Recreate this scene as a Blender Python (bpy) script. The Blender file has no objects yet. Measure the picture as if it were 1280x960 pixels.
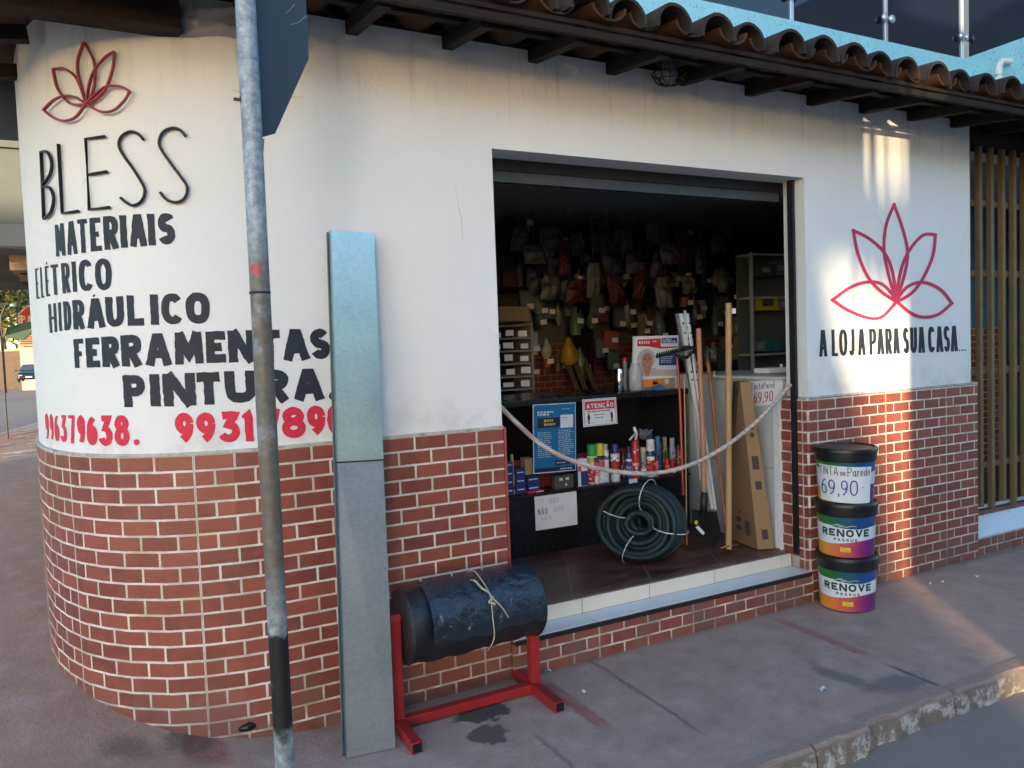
import bpy, bmesh, math, random
from mathutils import Vector, Matrix
random.seed(7)
SC = bpy.context.scene
COL = SC.collection
R = math.radians
PI = math.pi

# ------------------------------------------------------------------ camera
CAM = Vector((-1.35710, -3.02571, 1.49392))
CR = Vector((0.88919, -0.45609, -0.03642)).normalized()
CF = Vector((0.45416, 0.88948, -0.05064)).normalized()
CU = CR.cross(CF).normalized()
CR = CF.cross(CU).normalized()
FPX = 955.0
cd = bpy.data.cameras.new('camera'); cam = bpy.data.objects.new('camera', cd); COL.objects.link(cam)
cd.sensor_width = 36.0; cd.lens = FPX / 1280 * 36.0; cd.clip_start = 0.05; cd.clip_end = 2000
mw = Matrix((CR, CU, -CF)).transposed().to_4x4(); mw.translation = CAM
cam.matrix_world = mw
SC.camera = cam

# ------------------------------------------------------------------ world, sun, exposure
SUN_EL = 6.5
SH = Vector((-0.565, -0.825, 0)).normalized()
TE = math.tan(R(SUN_EL))
w = bpy.data.worlds.new('World'); SC.world = w; w.use_nodes = True
wn = w.node_tree; wn.nodes.clear()
sky = wn.nodes.new('ShaderNodeTexSky'); sky.sky_type = 'NISHITA'; sky.sun_disc = False
sky.sun_elevation = R(SUN_EL); sky.sun_rotation = math.atan2(SH.x, SH.y)
sky.air_density = 1.0; sky.dust_density = 0.7; sky.ozone_density = 2.5
bg = wn.nodes.new('ShaderNodeBackground'); bg.inputs[1].default_value = 0.15
wo = wn.nodes.new('ShaderNodeOutputWorld')
wn.links.new(sky.outputs[0], bg.inputs[0]); wn.links.new(bg.outputs[0], wo.inputs[0])
ld = bpy.data.lights.new('sun', 'SUN'); ld.energy = 2.2; ld.angle = R(0.5); ld.color = (1.0, 0.77, 0.47)
sun = bpy.data.objects.new('sun', ld); COL.objects.link(sun)
sd = Vector((SH.x * math.cos(R(SUN_EL)), SH.y * math.cos(R(SUN_EL)), math.sin(R(SUN_EL))))
sun.rotation_euler = (-sd).to_track_quat('-Z', 'Y').to_euler(); sun.location = (-6, -8, 6)
vs = SC.view_settings
SC.display_settings.display_device = 'sRGB'
vs.view_transform = 'Standard'; vs.look = 'None'; vs.gamma = 1.0; vs.use_curve_mapping = False
vs.exposure = 2.47
SC.cycles.max_bounces = 8

# ------------------------------------------------------------------ photo pixel -> place
def ray(x, y):
    return CF + CR * ((x - 640) / FPX) - CU * ((y - 480) / FPX)
def at_y(x, y, Y=0.0):
    d = ray(x, y); return CAM + d * ((Y - CAM.y) / d.y)
def at_z(x, y, Z=0.0):
    d = ray(x, y); return CAM + d * ((Z - CAM.z) / d.z)
def at_x(x, y, X=0.0):
    d = ray(x, y); return CAM + d * ((X - CAM.x) / d.x)

# ------------------------------------------------------------------ mesh builder
class MB:
    def __init__(s):
        s.v = []; s.f = []; s.uv = None; s.sm = False
    def add(s, vs_, fs):
        b = len(s.v); s.v += [Vector(q) for q in vs_]; s.f += [tuple(b + i for i in f) for f in fs]
        return s
    def hexa(s, p):     # 8 corners: bottom 0-3 ccw, top 4-7
        return s.add(p, [(3, 2, 1, 0), (4, 5, 6, 7), (0, 1, 5, 4), (1, 2, 6, 5), (2, 3, 7, 6), (3, 0, 4, 7)])
    def box(s, a, b):
        (x0, y0, z0), (x1, y1, z1) = a, b
        return s.hexa([(x0, y0, z0), (x1, y0, z0), (x1, y1, z0), (x0, y1, z0), (x0, y0, z1), (x1, y0, z1), (x1, y1, z1), (x0, y1, z1)])
    def obox(s, c, ax, ay, az, hx, hy, hz):
        c = Vector(c); ax = Vector(ax).normalized(); ay = Vector(ay).normalized(); az = Vector(az).normalized()
        P = []
        for k in (-1, 1):
            for i, j in ((-1, -1), (1, -1), (1, 1), (-1, 1)):
                P.append(c + ax * (hx * i) + ay * (hy * j) + az * (hz * k))
        return s.hexa(P)
    def bar(s, p0, p1, wx, wy, up=(0, 0, 1)):     # rectangular bar
        p0 = Vector(p0); p1 = Vector(p1); d = (p1 - p0); L = d.length; d.normalize()
        u = Vector(up)
        if abs(u.dot(d)) > .98: u = Vector((1, 0, 0))
        a = d.cross(u).normalized(); b = a.cross(d).normalized()
        return s.obox((p0 + p1) / 2, a, b, d, wx / 2, wy / 2, L / 2)
    def tube(s, path, r, n=10, caps=True, closed=False):
        path = [Vector(q) for q in path]; m = len(path)
        rs = r if isinstance(r, (list, tuple)) else [r] * m
        t0 = (path[1] - path[0]).normalized()
        u = Vector((0, 0, 1)) if abs(t0.z) < .9 else Vector((1, 0, 0))
        nrm = (u - t0 * u.dot(t0)).normalized(); rings = []; b = len(s.v)
        for i in range(m):
            if closed: t = (path[(i + 1) % m] - path[i - 1]).normalized()
            elif i == 0: t = t0
            elif i == m - 1: t = (path[-1] - path[-2]).normalized()
            else: t = ((path[i + 1] - path[i]).normalized() + (path[i] - path[i - 1]).normalized()).normalized()
            nrm = (nrm - t * nrm.dot(t)).normalized(); bn = t.cross(nrm)
            for k in range(n):
                a = 2 * PI * k / n
                s.v.append(path[i] + (nrm * math.cos(a) + bn * math.sin(a)) * rs[i])
        for i in range(m if closed else m - 1):
            for k in range(n):
                a0 = b + i * n + k; a1 = b + i * n + (k + 1) % n; i2 = (i + 1) % m
                s.f.append((a0, a1, b + i2 * n + (k + 1) % n, b + i2 * n + k))
        if caps and not closed:
            s.f.append(tuple(b + k for k in range(n))[::-1]); s.f.append(tuple(b + (m - 1) * n + k for k in range(n)))
        return s
    def lathe(s, prof, c, n=32, axis=(0, 0, 1), a0=0, a1=2 * PI, caps=True):   # prof [(r, h)]
        c = Vector(c); ax = Vector(axis).normalized()
        u = Vector((1, 0, 0)) if abs(ax.x) < .9 else Vector((0, 1, 0))
        u = (u - ax * u.dot(ax)).normalized(); q = ax.cross(u); b = len(s.v); full = abs(a1 - a0 - 2 * PI) < 1e-6
        nn = n if full else n + 1
        for r, h in prof:
            for k in range(nn):
                a = a0 + (a1 - a0) * k / n
                s.v.append(c + ax * h + (u * math.cos(a) + q * math.sin(a)) * r)
        for i in range(len(prof) - 1):
            for k in range(n):
                k2 = (k + 1) % nn if full else k + 1
                s.f.append((b + i * nn + k, b + i * nn + k2, b + (i + 1) * nn + k2, b + (i + 1) * nn + k))
        if caps and full:
            if prof[0][0] > 1e-5: s.f.append(tuple(b + k for k in range(nn))[::-1])
            if prof[-1][0] > 1e-5: s.f.append(tuple(b + (len(prof) - 1) * nn + k for k in range(nn)))
        return s
    def poly(s, pts, off):      # flat polygon extruded by vector off
        n = len(pts); o = Vector(off); P = [Vector(p) for p in pts]
        return s.add(P + [p + o for p in P], [tuple(range(n))[::-1], tuple(range(n, 2 * n))] + [(i, (i + 1) % n, n + (i + 1) % n, n + i) for i in range(n)])
    def grid(s, fn, nu, nv):
        b = len(s.v)
        for j in range(nv + 1):
            for i in range(nu + 1): s.v.append(Vector(fn(i / nu, j / nv)))
        for j in range(nv):
            for i in range(nu):
                a = b + j * (nu + 1) + i; s.f.append((a, a + 1, a + nu + 2, a + nu + 1))
        return s
    def build(s, name, mat, parent=None, loc=None, smooth=False, bevel=0, fix=True, autosm=None):
        me = bpy.data.meshes.new(name)
        o = bpy.data.objects.new(name, me); COL.objects.link(o)
        off = Vector((0, 0, 0))
        if parent is not None:
            o.parent = parent; q = parent
            while q: off += q.location; q = q.parent
        if loc is not None:
            o.location = Vector(loc) - off; off = Vector(loc)
        me.from_pydata([tuple(p - off) for p in s.v], [], s.f)
        if s.uv:
            ul = me.uv_layers.new(name='UVMap')
            for l in me.loops: ul.data[l.index].uv = s.uv[l.vertex_index]
        if fix:
            bm = bmesh.new(); bm.from_mesh(me); bmesh.ops.recalc_face_normals(bm, faces=bm.faces); bm.to_mesh(me); bm.free()
        if mat: me.materials.append(mat)
        if smooth:
            me.polygons.foreach_set('use_smooth', [True] * len(me.polygons))
            if autosm:
                me.set_sharp_from_angle(angle=R(autosm))
        if bevel:
            m = o.modifiers.new('bevel', 'BEVEL'); m.width = bevel; m.segments = 2; m.limit_method = 'ANGLE'
        me.update()
        return o

def tag(o, label=None, cat=None, group=None, kind=None):
    if label: o['label'] = label
    if cat: o['category'] = cat
    if group: o['group'] = group
    if kind: o['kind'] = kind
    return o
def thing(name, label, cat, loc=(0, 0, 0), group=None):
    o = bpy.data.objects.new(name, None); COL.objects.link(o); o.location = loc; o.empty_display_size = .05
    return tag(o, label, cat, group)
def dup(root, delta, label=None):
    c = root.copy(); COL.objects.link(c); c.location = root.location + Vector(delta)
    if label: c['label'] = label
    for ch in list(root.children):
        d = ch.copy(); COL.objects.link(d); d.parent = c
        for g in list(ch.children):
            e = g.copy(); COL.objects.link(e); e.parent = d
    return c

# ------------------------------------------------------------------ materials
def lin(c):
    return tuple((x / 255 / 12.92 if x / 255 <= .04045 else ((x / 255 + .055) / 1.055) ** 2.4) for x in c)
class N:
    def __init__(s, name):
        s.m = bpy.data.materials.new(name); s.m.use_nodes = True; s.t = s.m.node_tree
        s.b = s.t.nodes['Principled BSDF']; s.x = 0
    def n(s, t): return s.t.nodes.new(t)
    def put(s, sock, v):
        if isinstance(v, bpy.types.NodeSocket): s.t.links.new(v, sock)
        elif v is not None:
            try: sock.default_value = v
            except Exception: sock.default_value = (v[0], v[1], v[2], 1)
    def M(s, op, a, b=None, c=None, clamp=False):
        q = s.n('ShaderNodeMath'); q.operation = op; q.use_clamp = clamp
        for i, v in enumerate((a, b, c)):
            if v is not None: s.put(q.inputs[i], v)
        return q.outputs[0]
    def step(s, v, a, b):       # smoothstep a..b
        q = s.n('ShaderNodeMapRange'); q.interpolation_type = 'SMOOTHSTEP'
        s.put(q.inputs[0], v); q.inputs[1].default_value = a; q.inputs[2].default_value = b
        return q.outputs[0]
    def mix(s, f, a, b, mode='MIX'):
        q = s.n('ShaderNodeMix'); q.data_type = 'RGBA'; q.blend_type = mode
        s.put(q.inputs[0], f)
        for i, v in ((6, a), (7, b)):
            if isinstance(v, bpy.types.NodeSocket): s.put(q.inputs[i], v)
            else: q.inputs[i].default_value = (v[0], v[1], v[2], 1)
        return q.outputs[2]
    def pos(s):
        g = s.n('ShaderNodeNewGeometry'); return g.outputs['Position']
    def obj(s):
        g = s.n('ShaderNodeTexCoord'); return g.outputs['Object']
    def uv(s):
        g = s.n('ShaderNodeTexCoord'); q = s.n('ShaderNodeSeparateXYZ'); s.put(q.inputs[0], g.outputs['UV']); return q.outputs[0], q.outputs[1]
    def xyz(s, v):
        q = s.n('ShaderNodeSeparateXYZ'); s.put(q.inputs[0], v); return q.outputs
    def comb(s, x, y, z):
        q = s.n('ShaderNodeCombineXYZ')
        for i, v in enumerate((x, y, z)): s.put(q.inputs[i], v)
        return q.outputs[0]
    def noise(s, vec, scale, detail=4, rough=.55, col=False):
        q = s.n('ShaderNodeTexNoise'); s.put(q.inputs['Vector'], vec); q.inputs['Scale'].default_value = scale
        q.inputs['Detail'].default_value = detail; q.inputs['Roughness'].default_value = rough
        return q.outputs[1 if col else 0]
    def scale(s, vec, sx, sy, sz):
        q = s.n('ShaderNodeMapping'); s.put(q.inputs[0], vec); q.inputs['Scale'].default_value = (sx, sy, sz); return q.outputs[0]
    def white(s, vec):
        q = s.n('ShaderNodeTexWhiteNoise'); q.noise_dimensions = '3D'; s.put(q.inputs[0], vec); return q.outputs[0]
    def ramp(s, f, stops):
        q = s.n('ShaderNodeValToRGB'); s.put(q.inputs[0], f); e = q.color_ramp.elements
        while len(e) < len(stops): e.new(.5)
        for el, (p, c) in zip(e, stops): el.position = p; el.color = (c[0], c[1], c[2], 1)
        return q.outputs[0]
    def bump(s, h, strength=.3, dist=.01):
        q = s.n('ShaderNodeBump'); q.inputs['Strength'].default_value = strength; q.inputs['Distance'].default_value = dist
        s.put(q.inputs['Height'], h); s.t.links.new(q.outputs[0], s.b.inputs['Normal'])
    def out(s, col=None, rough=None, metal=None, spec=None):
        if col is not None: s.put(s.b.inputs['Base Color'], col if isinstance(col, bpy.types.NodeSocket) else (col[0], col[1], col[2], 1))
        if rough is not None: s.put(s.b.inputs['Roughness'], rough)
        if metal is not None: s.put(s.b.inputs['Metallic'], metal)
        if spec is not None: s.b.inputs['Specular IOR Level'].default_value = spec
        return s.m
MC = {}
def mat(name, col, rough=.6, metal=0.0, var=.18, scale=9.0, bump=.05, spec=.5, dirt=None, dirtamt=.35, coat=0.0):
    if name in MC: return MC[name]
    k = N(name); P = k.obj()
    f = k.noise(P, scale, 5, .6)
    c = k.mix(f, tuple(x * (1 - var) for x in col), tuple(min(1, x * (1 + var)) for x in col))
    if dirt:
        g = k.step(k.noise(P, scale * .35, 6, .7), .5, .72)
        c = k.mix(k.M('MULTIPLY', g, dirtamt), c, dirt)
    r = k.M('ADD', k.M('MULTIPLY', k.noise(P, scale * 2.3, 3), .25), rough - .125, clamp=True)
    k.out(c, r, metal, spec)
    if coat: k.b.inputs['Coat Weight'].default_value = coat; k.b.inputs['Coat Roughness'].default_value = .12
    if bump: k.bump(k.noise(P, scale * 6, 4, .65), bump, .01)
    MC[name] = k.m
    return k.m

BR = 0.0600; BL = 0.14211; ZT = 1.13     # course height, brick length, wainscot top
def brick_mat(name, a=(.295, .078, .050), b=(.185, .047, .034), joint=(.76, .67, .60), seams=True):
    k = N(name); u, v = k.uv()
    vv = k.M('DIVIDE', k.M('SUBTRACT', ZT, v), BR); row = k.M('FLOOR', vv); fr = k.M('FRACT', vv)
    par = k.M('MODULO', k.M('ADD', row, 100), 2)
    uu = k.M('ADD', k.M('DIVIDE', u, BL), k.M('MULTIPLY', par, .5)); fu = k.M('FRACT', uu); iu = k.M('FLOOR', uu)
    ps = k.M('DIVIDE', u, BL * 4); pf = k.M('FRACT', ps); pi = k.M('FLOOR', ps)
    def edge(f, L): return k.M('MULTIPLY', k.M('MINIMUM', f, k.M('SUBTRACT', 1, f)), L)
    wob = k.M('MULTIPLY', k.M('SUBTRACT', k.noise(k.obj(), 60, 3), .5), .0022)
    d = k.M('MINIMUM', edge(fr, BR), edge(fu, BL))
    if seams: d = k.M('MINIMUM', d, k.M('ADD', edge(pf, BL * 4), .0008))
    d = k.M('ADD', d, wob)
    mor = k.M('SUBTRACT', 1, k.step(d, .0034, .0054))
    rnd = k.white(k.comb(iu, row, pi))
    n1 = k.noise(k.obj(), 14, 6, .65)
    c = k.mix(rnd, b, a)
    c = k.mix(k.M('MULTIPLY', k.step(n1, .40, .7), .40), c, (a[0] * 1.12, a[1] * 1.25, a[2] * 1.2))
    c = k.mix(k.M('MULTIPLY', k.step(k.noise(k.scale(k.obj(), 3, 3, 14), 4, 4), .55, .75), .35), c, (b[0] * .75, b[1] * .75, b[2] * .8))
    jn = k.mix(k.step(k.noise(k.obj(), 6, 6, .7), .35, .65), tuple(x * f_ for x, f_ in zip(joint, (.66, .60, .54))), joint)
    c = k.mix(mor, c, jn)
    # thin dark cuts where the tile sheets meet
    e = None
    if seams:
        sx = k.M('SUBTRACT', 1, k.step(edge(pf, BL * 4), .0006, .0014))
        rz = k.M('DIVIDE', k.M('SUBTRACT', ZT, v), BR * 6.5); rz = edge(k.M('FRACT', rz), BR * 6.5)
        sz = k.M('MULTIPLY', k.M('SUBTRACT', 1, k.step(rz, .0005, .0016)), .5)
        e = k.M('MAXIMUM', sx, sz)
        c = k.mix(k.M('MULTIPLY', e, .7), c, (.20, .14, .09))
    # grime near the ground
    c = k.mix(k.M('MULTIPLY', k.M('MULTIPLY', k.M('SUBTRACT', 1, k.step(v, .02, .34)), k.step(k.noise(k.obj(), 7, 5), .32, .62)), .7), c, (.16, .10, .08))
    r = k.mix(mor, k.comb(k.M('ADD', .33, k.M('MULTIPLY', n1, .2)), 0, 0), (.8, .8, .8))
    k.out(c, k.xyz(r)[0], 0, .5)
    hgt = k.M('ADD', k.M('MULTIPLY', mor, -1), k.M('MULTIPLY', n1, .25))
    if e: hgt = k.M('ADD', hgt, k.M('MULTIPLY', e, -.5))
    k.bump(hgt, .5, .004)
    return k.m
M_BRICK = brick_mat('brick_tile')
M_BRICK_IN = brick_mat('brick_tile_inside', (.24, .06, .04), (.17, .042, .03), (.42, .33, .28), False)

def wall_paint(name, col, grime=.25):
    k = N(name); P = k.obj()
    f = k.noise(P, 1.3, 5, .6); c = k.mix(f, tuple(x * .94 for x in col), col)
    st = k.step(k.noise(k.scale(P, 9, 9, .7), 1.0, 5, .65), .56, .8)
    c = k.mix(k.M('MULTIPLY', st, grime * .45), c, tuple(x * .72 for x in col))
    sp = k.step(k.noise(P, 26, 3, .6), .71, .76)
    c = k.mix(k.M('MULTIPLY', sp, .4), c, (.45, .40, .35))
    zz = k.xyz(P)[2]; eave_shade = k.M('MULTIPLY', k.step(k.noise(k.scale(P, 16, 16, 1.2), 1.0, 5, .7), .50, .72), k.step(zz, 2.35, 2.75))  # painted shade under the eaves, broken up as stain streaks
    c = k.mix(k.M('MULTIPLY', eave_shade, .45), c, (.36, .31, .27))
    ft_ = k.M('MULTIPLY', k.step(k.noise(P, 5, 6, .7), .42, .62), k.step(zz, 1.34, 1.16))
    c = k.mix(k.M('MULTIPLY', ft_, .35), c, (.50, .42, .35))
    vo = k.n('ShaderNodeTexVoronoi'); vo.feature = 'DISTANCE_TO_EDGE'; k.put(vo.inputs['Vector'], k.mix(.06, k.scale(P, 1, 1, 1), k.noise(P, 4, 4, .6, True))); vo.inputs['Scale'].default_value = 1.15
    cr_ = k.M('MULTIPLY', k.M('SUBTRACT', 1, k.step(vo.outputs['Distance'], .0008, .0022)), k.step(k.noise(P, 1.7, 3), .56, .66))
    c = k.mix(k.M('MULTIPLY', cr_, .55), c, (.30, .27, .24))
    k.out(c, .75, 0, .3)
    k.bump(k.M('ADD', k.noise(P, 4, 5, .6), k.M('MULTIPLY', k.noise(P, 90, 3), .3)), .30, .02)
    return k.m
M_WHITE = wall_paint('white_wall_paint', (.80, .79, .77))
M_TURQ = None
def turq():
    k = N('turquoise_textured_render'); P = k.obj()
    c = k.mix(k.noise(P, 2, 5), (.27, .60, .69), (.38, .71, .79))
    sp = k.step(k.noise(k.scale(P, 60, 60, 30), 1.2, 3, .6), .60, .68)
    c = k.mix(k.M('MULTIPLY', sp, .75), c, (.06, .28, .38))
    k.out(c, .8, 0, .3); k.bump(k.noise(P, 70, 4, .7), .6, .01); return k.m
M_TURQ = turq()

# concrete pavement with red stripes, stains and joints that lie on it
def pave_mat():
    k = N('pavement_concrete'); P = k.pos(); x, y, z = k.xyz(P)
    n1 = k.noise(P, 1.1, 6, .62); n2 = k.noise(P, 6, 6, .7); n3 = k.noise(P, 45, 3, .6)
    left = k.step(x, -.2, -2.0)
    base = k.mix(n1, (.325, .212, .168), (.47, .32, .252))
    warm = k.mix(n1, (.36, .20, .138), (.50, .295, .205))
    c = k.mix(left, base, warm)
    c = k.mix(k.M('MULTIPLY', k.step(n2, .48, .7), .45), c, (.54, .40, .34))
    c = k.mix(k.M('MULTIPLY', k.step(n2, .5, .3), .45), c, (.22, .145, .12))
    c = k.mix(k.M('MULTIPLY', k.step(n3, .55, .75), .3), c, (.33, .30, .28))
    # long scrape marks along the street
    sc = k.step(k.noise(k.scale(P, 3, 16, 3), 1.0, 5, .7), .58, .74)
    c = k.mix(k.M('MULTIPLY', sc, .3), c, (.30, .27, .26))
    wob = k.M('MULTIPLY', k.M('SUBTRACT', k.noise(P, 3.5, 4), .5), .05)
    wob2 = k.M('MULTIPLY', k.M('SUBTRACT', k.noise(P, 20, 4), .5), .03)
    xw = k.M('ADD', k.M('ADD', x, wob), wob2)
    def stripe(X, hw, y0, y1, colr, amt, soft=.02, fade=.35):
        global _c
        m = k.M('SUBTRACT', 1, k.step(k.M('ABSOLUTE', k.M('SUBTRACT', xw, X)), hw, hw + soft))
        m = k.M('MULTIPLY', m, k.M('MULTIPLY', k.step(y, y0 - .06, y0 + .06), k.step(y, y1 + .06, y1 - .06)))
        m = k.M('MULTIPLY', m, k.step(n2, .30, .30 + fade))
        return k.mix(k.M('MULTIPLY', m, amt), c, colr)
    c = stripe(.235, .022, -.62, -.12, (.34, .07, .06), .85)
    c = stripe(1.65, .020, -.66, -.10, (.34, .085, .07), .8)
    c = stripe(-1.16, .05, -.16, .09, (.30, .075, .06), .8, .05)
    c = stripe(.53, .003, -.80, -.02, (.09, .075, .07), .6, .014, .2)
    c = stripe(1.63, .004, -1.10, -.78, (.07, .06, .055), .8, .012, .1)
    c = stripe(-.02, .003, -1.1, -.5, (.11, .09, .085), .5, .014, .2)
    def blot(X, Y, rx, ry, colr, amt, sharp=.15):
        a = k.M('DIVIDE', k.M('SUBTRACT', k.M('ADD', x, k.M('MULTIPLY', wob, 3.2)), X), rx); b_ = k.M('DIVIDE', k.M('SUBTRACT', k.M('ADD', y, k.M('MULTIPLY', wob2, 4)), Y), ry)
        d = k.M('SQRT', k.M('ADD', k.M('MULTIPLY', a, a), k.M('MULTIPLY', b_, b_)))
        m = k.step(k.M('ADD', d, k.M('MULTIPLY', k.M('SUBTRACT', n2, .5), 1.4)), 1.0 + sharp, 1.0 - sharp)
        return k.mix(k.M('MULTIPLY', m, amt), c, colr)
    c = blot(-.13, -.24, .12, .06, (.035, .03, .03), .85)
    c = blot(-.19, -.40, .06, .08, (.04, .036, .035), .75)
    c = blot(1.36, -.74, .06, .15, (.085, .090, .10), .6, .5)
    c = blot(1.50, -.93, .15, .08, (.095, .10, .11), .6, .5)
    c = blot(-1.42, .02, .09, .07, (.12, .095, .08), .6, .5)
    c = blot(-1.20, .05, .09, .12, (.06, .05, .045), .6, .3)
    gr = k.step(k.noise(P, 160, 2, .6), .60, .72); c = k.mix(k.M('MULTIPLY', gr, .35), c, (.52, .45, .41))
    gr2 = k.step(k.noise(k.scale(P, 1, 1, 1.3), 110, 2, .6), .62, .70); c = k.mix(k.M('MULTIPLY', gr2, .5), c, (.11, .09, .08))
    # dirt line against the wall foot
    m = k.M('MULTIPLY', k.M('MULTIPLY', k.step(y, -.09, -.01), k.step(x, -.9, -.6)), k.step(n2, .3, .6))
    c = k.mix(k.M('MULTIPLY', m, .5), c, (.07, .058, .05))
    k.out(c, k.M('ADD', .62, k.M('MULTIPLY', n2, .28)), 0, .35)
    k.bump(k.M('ADD', k.M('MULTIPLY', n2, .7), k.M('ADD', k.M('MULTIPLY', n3, .3), k.M('MULTIPLY', k.noise(P, 140, 2, .6), .25))), .5, .02)
    return k.m
M_PAVE = pave_mat()
def asphalt():
    k = N('asphalt'); P = k.pos(); n2 = k.noise(P, 3, 6, .65); n3 = k.noise(P, 120, 2, .6)
    c = k.mix(n2, (.235, .17, .14), (.36, .27, .225)); c = k.mix(k.M('MULTIPLY', k.step(n3, .5, .8), .5), c, (.22, .22, .22))
    c = k.mix(k.M('MULTIPLY', k.step(k.noise(P, 9, 5, .7), .55, .75), .4), c, (.20, .19, .19))
    k.out(c, .95, 0, .15); k.bump(n3, .6, .01); return k.m
M_ASPH = asphalt()
def kerb_mat():
    k = N('whitewashed_kerb'); P = k.pos(); n = k.noise(P, 9, 7, .75); n2 = k.noise(P, 30, 4, .7)
    z = k.xyz(P)[2]
    c = k.mix(n2, (.15, .115, .095), (.28, .225, .185))
    m = k.M('MULTIPLY', k.step(n, .47, .60), k.step(z, -.004, -.03))
    c = k.mix(k.M('MULTIPLY', m, .9), c, k.mix(n2, (.50, .46, .42), (.72, .68, .64)))
    c = k.mix(k.M('MULTIPLY', k.step(k.noise(P, 4, 4), .56, .68), .6), c, (.17, .085, .065))
    c = k.mix(k.step(z, -.014, -.004), c, k.mix(n2, (.28, .185, .148), (.42, .285, .225)))
    k.out(c, .85, 0, .3); k.bump(k.M('ADD', n, k.M('MULTIPLY', n2, .6)), .7, .02); return k.m
M_KERB = kerb_mat()
def galv(name, a, b, rough=.38, metal=.85):
    k = N(name); P = k.obj()
    v = k.n('ShaderNodeTexVoronoi'); k.put(v.inputs['Vector'], P); v.inputs['Scale'].default_value = 90
    f = k.noise(P, 5, 5, .6); c = k.mix(f, a, b); c = k.mix(k.M('MULTIPLY', k.xyz(v.outputs['Color'])[0], .25), c, tuple(x * 1.35 for x in b))
    k.out(c, k.M('ADD', rough - .08, k.M('MULTIPLY', f, .18)), metal, .5); k.bump(k.noise(P, 3, 3), .08, .02); return k.m
M_PLATE = galv('galvanised_sheet', (.30, .36, .40), (.42, .49, .53), .36, .9)
M_SIGNBACK = mat('sign_back_grey', (.040, .055, .075), .55, .2, .15, 6, .03)
def pole_mat():
    k = N('worn_galvanised_pole'); P = k.pos(); z = k.xyz(P)[2]
    n = k.noise(P, 40, 6, .75); n2 = k.noise(P, 9, 5, .65)
    c = k.mix(k.step(n, .35, .68), (.20, .235, .265), (.44, .50, .54))
    rust = k.M('MULTIPLY', k.M('MULTIPLY', k.step(z, 1.88, 1.62), k.step(z, .72, .95)), k.step(k.M('ADD', n2, k.M('MULTIPLY', n, .35)), .45, .68))
    c = k.mix(k.M('MULTIPLY', rust, .9), c, k.mix(n, (.085, .06, .042), (.21, .165, .125)))
    c = k.mix(k.M('MULTIPLY', k.step(n2, .56, .7), .25), c, (.26, .20, .16))
    xw = k.M('ADD', z, k.M('MULTIPLY', k.M('SUBTRACT', n2, .5), .2))
    blk = k.M('MULTIPLY', k.step(xw, .765, .73), k.step(xw, .44, .50))
    blk = k.M('MULTIPLY', blk, k.step(n, .30, .38))
    c = k.mix(blk, c, (.012, .012, .013))
    px_ = k.xyz(P)[0]; ax_ = k.M('SUBTRACT', px_, -1.026); az_ = k.M('SUBTRACT', z, 1.718)
    rd_ = k.M('SQRT', k.M('ADD', k.M('MULTIPLY', ax_, ax_), k.M('MULTIPLY', az_, az_)))
    red = k.M('MULTIPLY', k.step(rd_, .017, .014), k.step(n, .38, .46))
    c = k.mix(k.M('MULTIPLY', red, .8), c, (.45, .09, .09))
    k.out(c, k.M('ADD', .45, k.M('MULTIPLY', n, .25)), k.M('MULTIPLY', k.M('SUBTRACT', 1, blk), .35), .4); k.bump(n, .5, .004); return k.m
M_POLE = pole_mat()
M_LET_B = mat('black_sign_paint', (.024, .030, .042), .6, 0, .3, 40, .05, .3)
M_LET_R = mat('red_sign_paint', (.66, .030, .065), .6, 0, .16, 30, .05, .3)
M_LOTUS = mat('magenta_sign_paint', (.52, .035, .10), .6, 0, .14, 25, .05, .3)
M_IRON_B = mat('black_metal_strip', (.022, .022, .026), .42, .4, .4, 30, .08)
M_IRON_R = mat('red_metal_strip', (.36, .055, .075), .45, .1, .35, 20, .08)
M_RACK = mat('red_enamel', (.33, .018, .022), .38, .0, .28, 12, .06, .5, (.10, .02, .02), .4)
M_TILE_ROOF = mat('weathered_clay_tile', (.052, .036, .031), .85, 0, .55, 11, .5, .2, (.03, .027, .026), .8)
M_TILE_UNDER = mat('clay_tile_inner', (.075, .036, .021), .85, 0, .45, 9, .4, .2, (.06, .035, .025), .7)
M_WOOD_D = mat('dark_rafter_wood', (.023, .0125, .008), .8, 0, .4, 14, .3, .3)
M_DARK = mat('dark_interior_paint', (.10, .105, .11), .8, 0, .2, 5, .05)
M_BLACK = mat('black_laminate', (.010, .010, .012), .25, 0, .3, 10, .02)
M_WHITE_TILE = mat('white_ceramic_tile', (.66, .69, .72), .16, 0, .06, 4, .0, .5)
M_CREAM_TILE = mat('cream_ceramic_tile', (.74, .68, .58), .22, 0, .06, 4, .0, .5)
M_DKMET = mat('dark_metal', (.035, .035, .038), .45, .6, .3, 12, .05)
M_GREYMET = mat('grey_metal', (.20, .24, .27), .5, .5, .25, 10, .05)
M_PAPER = mat('white_paper', (.78, .78, .78), .8, 0, .05, 12, .05, .3)
M_PLASTIC_W = mat('white_plastic', (.72, .72, .70), .4, 0, .06, 8, .02)

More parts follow.
